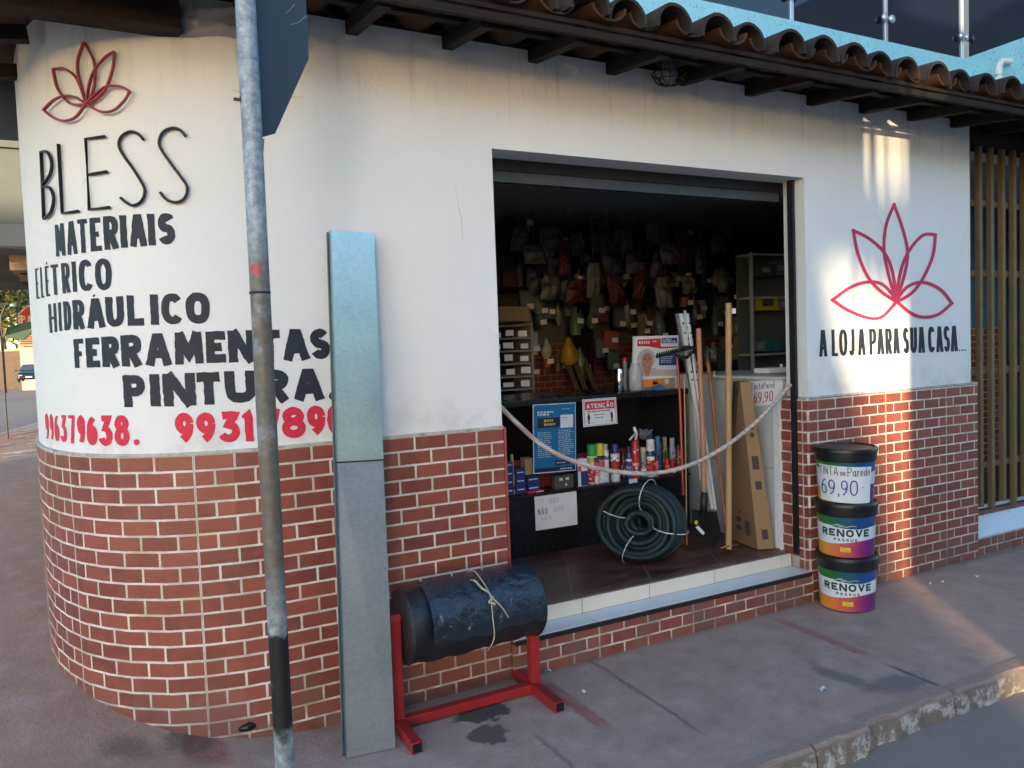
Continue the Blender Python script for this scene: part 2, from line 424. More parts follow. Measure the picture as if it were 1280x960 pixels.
# ------------------------------------------------------------------ stroke lettering
def arc(cx, cy, rx, ry, a0, a1, n=10, e=1.0):
    o = []
    for i in range(n + 1):
        a = R(a0 + (a1 - a0) * i / n); c, s_ = math.cos(a), math.sin(a)
        o.append((cx + rx * math.copysign(abs(c) ** e, c), cy + ry * math.copysign(abs(s_) ** e, s_)))
    return o
def C_(*p): return list(p) + [p[0]]
E_ = .82
G = {
 'A': [[(0, 0), (.40, 1), (.60, 1), (1, 0)], [(.18, .30), (.82, .30)]],
 'B': [[(0, 0), (0, 1)], [(0, 1)] + arc(.5, .77, .42, .23, 90, -90, 8) + [(0, .54)], [(0, .54)] + arc(.5, .27, .5, .27, 90, -90, 8) + [(0, 0)]],
 'C': [arc(.52, .5, .52, .5, 38, 322, 18, E_)],
 'D': [[(0, 0), (0, 1)], [(0, 1)] + arc(.35, .5, .65, .5, 90, -90, 12, E_) + [(0, 0)]],
 'E': [[(1, 1), (0, 1), (0, 0), (1, 0)], [(0, .5), (.86, .5)]],
 'F': [[(1, 1), (0, 1), (0, 0)], [(0, .48), (.86, .48)]],
 'G': [arc(.52, .5, .52, .5, 38, 330, 18, E_) + [(.98, .45), (.6, .45)]],
 'H': [[(0, 0), (0, 1)], [(1, 0), (1, 1)], [(0, .5), (1, .5)]],
 'I': [[(.5, 0), (.5, 1)]],
 'J': [[(.8, 1), (.8, .3)] + arc(.4, .3, .4, .3, 0, -150, 8)],
 'K': [[(0, 0), (0, 1)], [(1, 1), (.05, .45)], [(.3, .58), (1, 0)]],
 'L': [[(0, 1), (0, 0), (1, 0)]],
 'M': [[(0, 0), (.06, 1)], [(.06, 1), (.5, .15), (.94, 1)], [(.94, 1), (1, 0)]],
 'N': [[(0, 0), (0, 1)], [(0, 1), (1, 0)], [(1, 0), (1, 1)]],
 'O': [arc(.5, .5, .5, .5, 90, 450, 24, E_)],
 'P': [[(0, 0), (0, 1)], [(0, 1)] + arc(.5, .73, .5, .27, 90, -90, 9, E_) + [(0, .46)]],
 'R': [[(0, 0), (0, 1)], [(0, 1)] + arc(.5, .75, .46, .25, 90, -90, 9, E_) + [(0, .5)], [(.42, .5), (1, 0)]],
 'S': [arc(.5, .755, .48, .245, 28, 262, 12) + arc(.5, .26, .5, .26, 86, -158, 12)],
 'T': [[(0, 1), (1, 1)], [(.5, 1), (.5, 0)]],
 'U': [[(0, 1), (0, .4)] + arc(.5, .4, .5, .4, 180, 360, 12, E_) + [(1, .4), (1, 1)]],
 'V': [[(0, 1), (.5, 0), (1, 1)]],
 'X': [[(0, 0), (1, 1)], [(0, 1), (1, 0)]],
 'Z': [[(0, 1), (1, 1), (0, 0), (1, 0)]],
 '0': [arc(.5, .5, .5, .5, 90, 450, 24, E_)],
 '1': [[(.1, .78), (.62, 1), (.62, 0)]],
 '2': [arc(.5, .72, .5, .28, 160, -40, 10) + [(0, 0), (1, 0)]],
 '3': [[(.05, 1), (.95, 1), (.42, .58)] + arc(.45, .29, .52, .29, 80, -160, 11)],
 '4': [[(.7, 0), (.7, 1), (0, .3), (1, .3)]],
 '5': [[(.95, 1), (.1, 1), (.06, .55)] + arc(.46, .31, .5, .31, 110, -160, 10)],
 '6': [[(.86, 1)] + arc(.9, .3, .9, .7, 120, 180, 6) + arc(.5, .3, .5, .3, 180, 540, 16)],
 '7': [[(0, 1), (1, 1), (.45, 0)]],
 '8': [arc(.5, .77, .42, .23, 90, 450, 16), arc(.5, .27, .5, .27, 90, 450, 18)],
 '9': [arc(.5, .7, .5, .3, 0, 360, 16) + arc(.1, .7, .9, .7, 0, -60, 6) + [(.3, 0)]],
 'a': [arc(.45, .3, .45, .3, 0, 360, 12), [(.9, .6), (.9, 0), (1, 0)]],
 'c': [arc(.5, .3, .5, .3, 40, 320, 10)],
 'd': [arc(.45, .3, .45, .3, 0, 360, 12), [(.9, 1), (.9, 0)]],
 'e': [[(.05, .32), (.95, .32)] + arc(.5, .3, .46, .3, 5, 320, 12)],
 'i': [[(.5, .6), (.5, 0)], [(.5, .78), (.5, .88)]],
 'l': [[(.5, 1), (.5, 0)]],
 'n': [[(0, .6), (0, 0)], [(0, .4)] + arc(.45, .35, .45, .25, 160, 0, 7) + [(.9, 0)]],
 'o': [arc(.5, .3, .5, .3, 90, 450, 14)],
 'r': [[(.1, .6), (.1, 0)], [(.1, .35)] + arc(.6, .3, .45, .3, 150, 60, 5)],
 't': [[(.5, .9), (.5, 0), (.9, 0)], [(.1, .62), (.9, .62)]],
 'u': [[(0, .6), (0, .25)] + arc(.45, .25, .45, .25, 180, 360, 7) + [(.9, .6)], [(.9, .6), (.9, 0)]],
 '.': [arc(.5, .03, .22, .03, 0, 360, 8)],
 ',': [[(.5, .05), (.3, -.12)]],
 '-': [[(.1, .45), (.9, .45)]],
}
def ribbon(mb, pts, wd, fn, lift, sub=None, square=False):
    P = [Vector((a, b)) for a, b in pts]
    Q = [P[0]]
    for p in P[1:]:
        if (p - Q[-1]).length > 1e-6: Q.append(p)
    closed = (Q[0] - Q[-1]).length < 1e-4 and len(Q) > 3
    if closed: Q = Q[:-1]
    if sub:
        S = []
        L = len(Q)
        for i in range(L if closed else L - 1):
            a, b = Q[i], Q[(i + 1) % L]; m = max(1, int((b - a).length / sub))
            S += [a + (b - a) * (j / m) for j in range(m)]
        if not closed: S.append(Q[-1])
        Q = S
    m = len(Q); lo = []; hi = []
    for i in range(m):
        a = Q[i - 1] if (i > 0 or closed) else None; b = Q[(i + 1) % m] if (i < m - 1 or closed) else None
        if a is None: d = (b - Q[i]).normalized(); nn = Vector((-d.y, d.x)); k = 1; q = Q[i] - (d * wd / 2 if square else d * 0)
        elif b is None: d = (Q[i] - a).normalized(); nn = Vector((-d.y, d.x)); k = 1; q = Q[i] + (d * wd / 2 if square else d * 0)
        else:
            d0 = (Q[i] - a).normalized(); d1 = (b - Q[i]).normalized()
            n0 = Vector((-d0.y, d0.x)); n1 = Vector((-d1.y, d1.x)); nn = n0 + n1
            if nn.length < .2: nn = n0
            nn.normalize(); k = min(1.45, 1 / max(.3, nn.dot(n0))); q = Q[i]
        lo.append(q - nn * (wd / 2 * k)); hi.append(q + nn * (wd / 2 * k))
    b0 = len(mb.v)
    for k_, p in enumerate(lo + hi): mb.v.append(Vector(fn(p.x, p.y, lift + .00003 * (k_ % m))))
    for i in range(m if closed else m - 1):
        j = (i + 1) % m; mb.f.append((b0 + i, b0 + j, b0 + m + j, b0 + m + i))
def glyph(mb, ch, x0, x1, y0, y1, wd, fn, sub=None, base=.0012, square=False, eps=.0006):
    """draw ch in the box x0..x1, y0 (foot)..y1 (head); y0/y1 may be functions of x"""
    f0 = y0 if callable(y0) else (lambda x: y0); f1 = y1 if callable(y1) else (lambda x: y1)
    sg = 1 if f1(x0) > f0(x0) else -1
    xi0, xi1 = x0 + wd / 2, x1 - wd / 2
    if xi1 < xi0: xi0 = xi1 = (x0 + x1) / 2
    for i, st in enumerate(G[ch]):
        pts = []
        for k_, (u, v) in enumerate(st):
            x = xi0 + (xi1 - xi0) * u; a = f0(x) + sg * wd / 2; b = f1(x) - sg * wd / 2
            if k_ in (0, len(st) - 1):        # upright strokes run right to the edge
                o_ = st[1] if k_ == 0 else st[-2]
                if abs(o_[1] - v) > 2 * abs(o_[0] - u) * .4 and abs(o_[1] - v) > .3:
                    if v <= 0: a = f0(x)
                    if v >= 1: b = f1(x)
                elif abs(o_[1] - v) < .05:
                    if u >= .84: x += wd / 2 * (.9 if u >= 1 else .4)
                    if u <= 0: x -= wd / 2 * .9
            pts.append((x, a + (b - a) * v))
        ribbon(mb, pts, wd, fn, base + eps * i, sub, square)
def text(mb, s_, x, y, h, fn, wd, cw=.62, gap=.2, base=.0012, square=True, wides=None):
    for ch in s_:
        if ch == ' ': x += h * cw * .7; continue
        k = {'I': .35, 'i': .3, 'l': .3, '1': .6, '.': .3, ',': .3, 'M': 1.25, 'J': .8, 'L': .85, 'E': .9}.get(ch, 1.0) * h * cw
        if ch in G: glyph(mb, ch, x, x + k, y, y + h, wd, fn, None, base, square)
        x += k + h * gap
    return x
def lerp_tab(tab):
    def f(x):
        if x <= tab[0][0]: a, b = tab[0], tab[1]
        elif x >= tab[-1][0]: a, b = tab[-2], tab[-1]
        else:
            for i in range(len(tab) - 1):
                if tab[i][0] <= x <= tab[i + 1][0]: a, b = tab[i], tab[i + 1]; break
        return a[1] + (b[1] - a[1]) * (x - a[0]) / (b[0] - a[0])
    return f

# ================================================================== SETTING: ground, road, kerb
def sstep(t):
    t = max(0, min(1, t)); return t * t * (3 - 2 * t)
def xk(y): return -5.76 + .174 * max(y, 0) if y > -.2 else -5.76
def pave_z(x, y):
    if x > -.55: return 0.0
    t = max(0, min(1, ((-.72 - x) * .75 + max(y, 0) * .9 + min(y, 0) * .25) / 1.1))
    return .2 * (.5 * t + .5 * sstep(t))
ys = [-1.08, -.9, -.7, -.5, -.35, -.2, -.1, 0, .1, .2, .3, .4, .5, .65, .8, 1, 1.3, 1.7, 2.2, 3, 4, 6, 8, 10, 12, 14, 17, 20, 24, 30]
xs = [0, .08, .16, .22, .26] + [.28 + .012 * i for i in range(30)] + [.66, .72, .8, .9, 1]
def pv(u, v):
    y = ys[round(v * (len(ys) - 1))]; a = xk(y); b = 12 if y < .11 else -.6
    q = xs[round(u * (len(xs) - 1))]
    if y < .11:
        # fixed columns near the corner
        X = a + (1 - math.cos(q * PI / 2)) * 0 + (b - a) * q
    else: X = a + (b - a) * q
    return (X, y, pave_z(X, y))
m = MB()
XS = [-6, -5, -4, -3.4, -3, -2.7, -2.4, -2.2, -2.05, -1.9, -1.8, -1.7, -1.6, -1.5, -1.4, -1.3, -1.2, -1.1, -1, -.9, -.8, -.7, -.6, -.5, -.3, 0, .5, 1, 2, 3, 4, 6, 9, 12]
def pv2(u, v):
    y = ys[round(v * (len(ys) - 1))]; X = XS[round(u * (len(XS) - 1))]; X = max(X, xk(y))
    if y > .11: X = min(X, -.6)
    return (X, y, pave_z(X, y))
m.grid(pv2, len(XS) - 1, len(ys) - 1)
tag(m.build('pavement', M_PAVE, smooth=True), kind='structure')
def road_z(x, y): return -.098 + (.22 * sstep((y + 1) / 5) * sstep((-1.2 - x) / 2))
m = MB()
RX = [-260, -120, -60, -30, -15, -9, -7, -6, -5, -4, -3, -2, -1, 0, 3, 8, 20, 60, 140, 260]
RY = [-120, -60, -30, -15, -6, -3, -1, 0, 1, 2, 3, 4, 6, 10, 16, 24, 40, 80, 160, 320]
m.grid(lambda u, v: (RX[round(u * 19)], RY[round(v * 19)], road_z(RX[round(u * 19)], RY[round(v * 19)])), 19, 19)
tag(m.build('road', M_ASPH, smooth=True), kind='structure')
m = MB()
edges = [-5.9, -4.6, -3.6, -2.4, -1.2, -.1, .80, 1.09, 1.632, 2.5, 3.4, 4.4, 5.4, 6.6, 8, 12]
rk = random.Random(3)
for a, b in zip(edges[:-1], edges[1:]):
    g = .006; dy = rk.uniform(-.012, .012); n = 9
    def kf(u, v):
        X = a + g + (b - a - 2 * g) * u; jit = .006 * math.sin(X * 23) + .004 * math.sin(X * 61 + 2)
        prof = [(-1.03, .003), (-1.082, .002), (-1.096, -.008), (-1.102, -.045), (-1.105, -.16)]
        y, z = prof[round(v * 4)]
        return (X, y + dy + (jit if v > .2 else 0), z + jit * .4 * (v > .3))
    m.grid(kf, n, 4)
    m.add([kf(1, i / 4) for i in range(5)] + [(b - g, -1.0, -.16)], [(0, 1, 2, 3, 4, 5)])
    m.add([kf(0, i / 4) for i in range(5)] + [(a + g, -1.0, -.16)], [(5, 4, 3, 2, 1, 0)])
m.box((-5.9, -1.06, -.16), (12, -1.02, -.03))
tag(m.build('kerb', M_KERB), kind='structure')
m = MB()
for i in range(30):
    y0, y1 = -1.06 + i, -.06 + i
    m.hexa([(xk(y0) - .1, y0, -.15), (xk(y0) + .02, y0, -.15), (xk(y1) + .02, y1, -.15), (xk(y1) - .1, y1, -.15), (xk(y0) - .1, y0, pave_z(xk(y0), y0) + .004), (xk(y0) + .02, y0, pave_z(xk(y0), y0) + .004), (xk(y1) + .02, y1, pave_z(xk(y1), y1) + .004), (xk(y1) - .1, y1, pave_z(xk(y1), y1) + .004)])
M_KERB2 = mat('pale_kerb_stone', (.36, .33, .31), .85, 0, .25, 5, .3)
tag(m.build('side_kerb', M_KERB2), kind='structure')

# ================================================================== THE SHOP
shop = thing('corner_shop', 'white corner shop with brick-tile base, painted lettering and clay tile eaves', 'shop', (0, 0, 0))
DX0, DX1, DZ0, DZ1 = .131, 2.03, .25, 2.352
prof = [(-1.80, 9.0), (-1.765, 5.0), (-1.745, 2.5), (-1.735, 1.6), (-1.715, 1.15), (-1.685, .885), (-1.646, .683), (-1.592, .513), (-1.525, .367), (-1.451, .262), (-1.378, .185), (-1.245, .090), (-1.13, .040), (-1.0, .010), (-.9, 0.0), (-.8, 0.0)]
def catmull(P, k):
    o = []
    for i in range(len(P) - 1):
        p0 = P[max(0, i - 1)]; p1 = P[i]; p2 = P[i + 1]; p3 = P[min(len(P) - 1, i + 2)]
        for j in range(k):
            t = j / k
            o.append(tuple(.5 * (2 * b + (c - a) * t + (2 * a - 5 * b + 4 * c - d) * t * t + (3 * b - a - 3 * c + d) * t ** 3) for a, b, c, d in zip(p0, p1, p2, p3)))
    return o
PROF = catmull(prof, 4) + [(-.8, 0.0), (DX0, 0.0)]
PROF_C = prof[:-1] + [(-.568, 0), (DX0, 0)]
def normals(P):
    o = []
    for i in range(len(P)):
        a = Vector(P[max(0, i - 1)]); b = Vector(P[min(len(P) - 1, i + 1)]); d = (b - a).normalized(); o.append(Vector((d.y, -d.x)))
    return o
def arcl(P):
    L = [0.0]
    for i in range(1, len(P)): L.append(L[-1] + (Vector(P[i]) - Vector(P[i - 1])).length)
    return [l - L[-1] + P[-1][0] for l in L]
def skin(m, P, off, z0, z1, thick):
    """closed slab that follows plan path P, uv = (arc length, height)"""
    nn = normals(P); U = arcl(P); b = len(m.v); n = len(P)
    if m.uv is None: m.uv = []
    for o_ in (off, off - thick):
        for z in (z0, z1):
            for i in range(n):
                q = Vector(P[i]) + nn[i] * o_; m.v.append(Vector((q.x, q.y, z))); m.uv.append((U[i], z))
    for i in range(n - 1):
        m.f += [(b + i, b + i + 1, b + n + i + 1, b + n + i), (b + 2 * n + i + 1, b + 2 * n + i, b + 3 * n + i, b + 3 * n + i + 1),
                (b + n + i, b + n + i + 1, b + 3 * n + i + 1, b + 3 * n + i), (b + i + 1, b + i, b + 2 * n + i, b + 2 * n + i + 1)]
    m.f += [(b, b + n, b + 3 * n, b + 2 * n), (b + n - 1, b + 3 * n - 1, b + 4 * n - 1, b + 2 * n - 1)]
    return m
def uvbox(m, a, b, uo=0.0, axis='x'):
    if m.uv is None: m.uv = [(0, 0)] * len(m.v)
    k = len(m.v); m.box(a, b)
    for v in m.v[k:]: m.uv.append(((v.x if axis == 'x' else v.y) - uo, v.z))
WT = 2.82
m = MB(); skin(m, PROF, 0.0, 1.13, WT, .15); m.uv = None
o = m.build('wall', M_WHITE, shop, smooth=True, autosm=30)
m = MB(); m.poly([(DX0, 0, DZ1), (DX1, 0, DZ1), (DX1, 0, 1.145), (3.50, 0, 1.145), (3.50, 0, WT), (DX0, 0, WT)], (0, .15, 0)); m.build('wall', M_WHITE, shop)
m = MB(); skin(m, PROF_C, .012, -.06, ZT, .17)
m.build('brick_wainscot', M_BRICK, shop, bevel=.004)
m = MB(); uvbox(m, (DX1 - .012, -.012, -.06), (3.555, .15, ZT + .008), 2.092)
m.build('brick_wainscot', M_BRICK, shop, bevel=.006)
M_BRJ = M_BRICK
m = MB(); uvbox(m, (DX1 - .024, 0.0, .17), (DX1 - .0125, .055, ZT + .006), 0.02, 'y'); uvbox(m, (DX1 - .024, .10, .25), (DX1 - .0125, .175, ZT + .006), 0.03, 'y')
m.build('jamb_tiling', M_BRICK, shop)
# thin ledge of mortar along the top of the tiles
M_LEDGE = mat('tile_edge_mortar', (.50, .47, .43), .8, 0, .5, 40, .3, .3, (.16, .12, .09), .8)
m = MB(); skin(m, PROF_C, .015, ZT, ZT + .010, .05); m.uv = None
m.box((DX1 - .012, -.014, ZT + .008), (3.552, .1, ZT + .018)); m.build('tile_coping', M_LEDGE, shop)
# corner bead left of the painted tiles beside the door
M_RBEAD = mat('red_corner_bead', (.30, .045, .035), .45, 0, .2, 12, .05)
m = MB(); m.box((DX0 + .001, -.016, .17), (DX0 + .014, .02, ZT + .004)); m.build('corner_bead', M_RBEAD, shop, bevel=.005)
# step
m = MB(); m.uv = []
uvbox(m, (DX0 - .0, -.03, -.06), (DX1 - .0125, .12, .158), .02)
m.build('step', M_BRICK, shop, bevel=.003)
m = MB()
sx = [DX0 + .012, .21, .586, .995, 1.43, 1.93, DX1 - .026]
for a, b in zip(sx[:-1], sx[1:]): m.box((a + .002, -.020, .1585), (b - .002, .112, .172))
m.build('step_tread', M_WHITE_TILE, shop, bevel=.0015)
m = MB(); m.box((DX0 + .012, -.0335, .150), (DX1 - .026, -.0205, .1695)); m.build('tread_edging', M_DKMET, shop)
m = MB()
for a, b in zip(sx[:-1], sx[1:]): m.box((a + .002, .1125, .1725), (b - .002, .124, .2440))
m.build('step_riser', M_CREAM_TILE, shop, bevel=.0015)
def floor_mat():
    k = N('dark_red_floor_tile'); P = k.pos(); x, y, z = k.xyz(P)
    a = k.M('ADD', k.M('MULTIPLY', x, .88), k.M('MULTIPLY', y, -.47)); b_ = k.M('ADD', k.M('MULTIPLY', x, .47), k.M('MULTIPLY', y, .88))
    fa = k.M('FRACT', k.M('DIVIDE', a, .42)); fb = k.M('FRACT', k.M('DIVIDE', b_, .42))
    d = k.M('MINIMUM', k.M('MINIMUM', fa, k.M('SUBTRACT', 1, fa)), k.M('MINIMUM', fb, k.M('SUBTRACT', 1, fb)))
    n = k.noise(k.scale(P, 3, 12, 1), 1.5, 6, .7)
    c = k.mix(k.step(n, .3, .7), (.055, .020, .016), (.16, .060, .045)); c = k.mix(k.M('MULTIPLY', k.step(k.noise(P, 7, 5), .5, .75), .4), c, (.22, .12, .09))
    c = k.mix(k.M('SUBTRACT', 1, k.step(d, .004, .009)), c, (.22, .14, .11))
    c = k.mix(k.M('MULTIPLY', k.step(y, .22, .14), .45), c, (.20, .13, .11))
    k.out(c, k.M('ADD', .28, k.M('MULTIPLY', n, .25)), 0, .4); return k.m
m = MB(); m.box((-.9, .125, .15), (6.2, 3.5, .25)); m.build('floor', floor_mat(), shop)
# interior shell
m = MB()
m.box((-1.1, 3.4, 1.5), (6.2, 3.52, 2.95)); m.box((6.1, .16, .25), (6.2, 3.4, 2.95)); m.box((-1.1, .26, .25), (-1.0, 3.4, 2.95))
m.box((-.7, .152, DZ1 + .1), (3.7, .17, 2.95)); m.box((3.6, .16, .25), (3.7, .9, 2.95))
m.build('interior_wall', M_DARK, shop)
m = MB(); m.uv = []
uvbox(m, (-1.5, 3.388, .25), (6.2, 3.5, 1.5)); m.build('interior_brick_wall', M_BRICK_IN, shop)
M_CEIL = mat('grimy_ceiling', (.55, .57, .56), .85, 0, .25, 4, .05)
m = MB(); m.box((-.95, .175, 2.62), (6.2, 3.4, 2.68)); m.build('ceiling', M_CEIL, shop)
# roller shutter rolled up behind the lintel
M_SHUT = mat('dull_shutter_steel', (.105, .125, .135), .5, .4, .35, 6, .1, .5, (.05, .04, .035), .7)
m = MB(); pts = []
m.lathe([(.15, 0), (.15, 1.93)], (DX0 - .02, .36, 2.46), 28, (1, 0, 0)); sh = m.build('roller_shutter', M_SHUT, shop, smooth=True, autosm=40)
m = MB(); m.box((DX0, .165, 2.25), (DX1 - .02, .20, 2.315)); m.build('bottom_rail', mat('dull_rail', (.07, .085, .095), .55, .4, .4, 5, .1), sh)
m = MB(); m.box((DX0, .152, 2.30), (DX1, .17, 2.56)); m.build('shutter_box', M_DKMET, shop)
m = MB(); m.box((DX1 - .03, .058, .25), (DX1 - .0125, .096, 2.352)); m.build('shutter_guide', M_DKMET, shop)
m = MB(); m.box((DX0 - .01, .16, .25), (DX0 + .03, .20, 2.352)); m.build('shutter_guide', M_DKMET, shop)

# ---- painted lettering (wall surface coordinates found from where each letter stands on the wall)
FACES = list(zip(PROF[:-1], PROF[1:])) + [((DX0, 0.0), (3.5, 0.0))]
def on_wall(px, py, lift):
    d = ray(px, py); best = None
    for (x0, y0), (x1, y1) in FACES:
        ex, ey = x1 - x0, y1 - y0; det = d.x * -ey + ex * d.y
        if abs(det) < 1e-9: continue
        t = ((x0 - CAM.x) * -ey + ex * (y0 - CAM.y)) / det; s_ = (d.x * (y0 - CAM.y) - d.y * (x0 - CAM.x)) / det
        if t > 0 and -.001 <= s_ <= 1.001 and (best is None or t < best[0]):
            nx, ny = ey, -ex; l = math.hypot(nx, ny); best = (t, nx / l, ny / l)
    if best is None:
        return at_y(px, py, 0)
    t, nx, ny = best; p = CAM + d * t
    return Vector((p.x + nx * lift, p.y + ny * lift, p.z))
from mathutils import noise as NZ0
def painted(chars, tops, bots, wd, mt, name, shear=.055):
    mb = MB(); ft = lerp_tab(tops); fb = lerp_tab(bots)
    for ch, a, b, *o_ in chars:
        W = (o_[0] if o_ else wd) * 1.12
        def fn(x, y, l):
            jx = .55 * NZ0.noise(Vector((x * .16, y * .16, 1.7))) + .3 * NZ0.noise(Vector((x * .5, y * .5, 7))); jy = .5 * NZ0.noise(Vector((x * .16, y * .16, 9.1))) + .3 * NZ0.noise(Vector((x * .5, y * .5, 3)))
            return on_wall(x + shear * (y - (ft(x) + fb(x)) / 2) + jx * W * .14, y + jy * W * .14, l)
        if ch == '.':
            r = (b - a) / 2; yy = fb(a) - r * 1.05
            pts = [((a + b) / 2 + r * math.cos(2 * PI * i / 14), yy + r * 1.1 * math.sin(2 * PI * i / 14)) for i in range(14)]
            k = len(mb.v); mb.v += [fn(x, y, .0012) for x, y in pts]; mb.f.append(tuple(range(k, k + 14))); continue
        if ch == "'":
            ribbon(mb, [(a, fb(a) - (fb(a) - ft(a)) * 1.05), (b, fb(a) - (fb(a) - ft(a)) * 1.13)], W, fn, .0012, 3); continue
        glyph(mb, ch, a, b, fb, ft, min(W, (b - a) * (.98 if ch == 'I' else .62)), fn, 3.0, .0012, False)
    return mb.build(name, mt, shop, fix=False)
T = [(69, 281.5), (97, 275), (127, 271), (160, 268.5), (219, 265.5)]; B_ = [(69, 321), (97, 317), (127, 313), (160, 309), (219, 305)]
painted([('M', 69.5, 81.5, 3.7), ('A', 83.5, 96.6, 4.4), ('T', 97.6, 110.2, 4.8), ('E', 113, 127, 6), ('R', 129.7, 148.6, 7), ('I', 150.3, 159), ('A', 161.5, 183.5, 7.6), ('I', 184.7, 194), ('S', 197.6, 219, 9)], T, B_, 8.6, M_LET_B, 'painted_lettering')
T = [(45, 336), (63, 331.5), (88, 328), (105, 325), (140, 322)]; B_ = [(45, 374), (63, 369.5), (88, 365.5), (105, 364), (140, 362)]
painted([('E', 45, 49.3, 2.0), ('L', 51.0, 55.2, 2.1), ('E', 57, 62.3, 2.5), ("'", 59, 60.5, 1.2), ('T', 64.3, 74.0, 3.5), ('R', 77.5, 88.3, 4), ('I', 90.6, 96, 5), ('C', 98.8, 116.2, 6), ('O', 119, 140, 6.6)], T, B_, 5, M_LET_B, 'painted_lettering')
T = [(61, 380.5), (80, 377), (106, 374), (160, 369.5), (200, 367.5), (262, 365)]; B_ = [(61, 416.5), (80, 413), (106, 411), (160, 407.5), (200, 406), (262, 404)]
painted([('H', 61.6, 71.2, 3.0), ('I', 73.6, 77.2, 3.3), ('D', 80, 89.4, 3.6), ('R', 91.6, 106.5, 5.6), ('A', 108.5, 131.6, 7), ("'", 118, 120, 2), ('U', 132.5, 155, 7.8), ('L', 159, 180, 8.2), ('I', 188, 198.5, 9.4), ('C', 201.5, 229, 9), ('O', 232, 262.5, 9.6)], T, B_, 8, M_LET_B, 'painted_lettering')
T = [(92, 424), (125, 421.5), (178, 417.5), (214, 416), (254, 414.5), (320, 412.5), (412, 410.5)]; B_ = [(92, 460), (125, 459), (178, 457.5), (214, 456.5), (254, 454), (320, 452), (412, 448.5)]
painted([('F', 93, 105.3, 5.4), ('E', 107.8, 125.5, 7.6), ('R', 127.7, 149.8, 8.4), ('R', 151.6, 178, 9.2), ('A', 181, 214.7, 9.6), ('M', 218, 254, 9.6), ('E', 257.3, 282.5, 9.8), ('N', 285.3, 320, 10.6), ('T', 322, 350.7), ('A', 352.8, 387, 10), ('S', 387.5, 412)], T, B_, 9.8, M_LET_B, 'painted_lettering')
T = [(154, 469.5), (200, 467.5), (244, 466), (320, 462.5), (405, 460)]; B_ = [(154, 509), (200, 508), (244, 506.5), (320, 502.5), (405, 499.5)]
painted([('P', 154.5, 182, 9.6), ('I', 187, 201, 11.5), ('N', 204, 244.5, 11.4), ('T', 246, 275.8, 11), ('U', 281, 320, 11.5), ('R', 325, 361.5, 11), ('A', 366, 405.5, 11), ('.', 410, 418.5)], T, B_, 11, M_LET_B, 'painted_lettering')
T = [(57, 516.5), (70, 518.5), (110, 519.5), (162, 518.5)]; B_ = [(57, 549), (70, 551), (85, 553.5), (107, 556), (140, 558), (162, 557)]
painted([('9', 57, 61.4, 1.7), ('9', 62.7, 67.2, 1.9), ('6', 68.2, 74.4, 2.5), ('3', 75.6, 84, 3.4), ('7', 86, 94.6, 3.6), ('9', 97, 107, 4.8), ('6', 108.4, 122.3, 6), ('3', 123.6, 141, 6.8), ('8', 143, 162.3, 7), ('.', 166.6, 174)], T, B_, 6, M_LET_R, 'painted_number')
T = [(219, 516), (270, 515), (319, 512), (382, 507.5), (432, 505)]; B_ = [(219, 555), (270, 554), (319, 551), (382, 546.5), (432, 542.5)]
painted([('9', 219, 242.5), ('9', 245.6, 269.6), ('3', 272.5, 300.5), ('1', 301, 319.5, 9.4), ('7', 324, 350), ('8', 352, 382), ('9', 383.4, 407), ('0', 409, 434)], T, B_, 9, M_LET_R, 'painted_number')
T = [(1023, 412.5), (1125, 410), (1197, 407)]; B_ = [(1023, 446), (1125, 442), (1197, 439)]
painted([('A', 1023.5, 1033.8), ('L', 1039.2, 1047), ('O', 1048.6, 1059), ('J', 1060.6, 1069), ('A', 1072, 1081.7), ('P', 1086.3, 1095.3), ('A', 1096, 1105), ('R', 1106.3, 1115), ('A', 1116, 1124.6), ('S', 1128.6, 1135.8), ('U', 1137.5, 1146), ('A', 1147.3, 1156), ('C', 1159.7, 1168.4), ('A', 1169.8, 1178.7), ('S', 1179.4, 1187.2), ('A', 1188, 1196.9), ('.', 1198, 1200), ('.', 1201.4, 1203.4), ('.', 1204.8, 1206.8)], T, B_, 3.5, M_LET_B, 'painted_lettering', .02)
# painted lotus on the right pillar
def smoothpts(P, k=5):
    Q = [P[0]] + list(P) + [P[-1]]; o = []
    return [tuple(q) for q in catmull(P, k)] + [tuple(P[-1])]
mb = MB()
LOT = [[(490, 108), (450, 210), (437, 330), (455, 450), (497, 600)], [(490, 108), (530, 220), (560, 350), (545, 470), (505, 600)],
       [(277, 243), (360, 285), (440, 360), (482, 460), (502, 600)], [(277, 243), (300, 360), (350, 480), (420, 560), (495, 610)],
       [(705, 265), (640, 268), (570, 345), (525, 450), (500, 600)], [(705, 265), (690, 380), (635, 500), (580, 570), (510, 612)],
       [(168, 605), (260, 540), (350, 512), (430, 525), (498, 600)], [(168, 605), (250, 660), (360, 700), (430, 690), (500, 615)],
       [(790, 622), (730, 550), (640, 513), (560, 535), (505, 600)], [(790, 622), (720, 680), (640, 695), (570, 670), (502, 612)]]
for i, P in enumerate(LOT):
    ribbon(mb, smoothpts([(1000 + a * .2395, 230 + b * .2395) for a, b in P]), 4.0, on_wall, .0012 + .0003 * i, 4, True)
k = len(mb.v)
mb.v += [on_wall(1119.8 + 5 * math.cos(a * PI / 6), 373.5 + 5 * math.sin(a * PI / 6), .0045) for a in range(12)]; mb.f.append(tuple(range(k, k + 12)))
mb.build('painted_lotus', M_LOTUS, shop, fix=False)

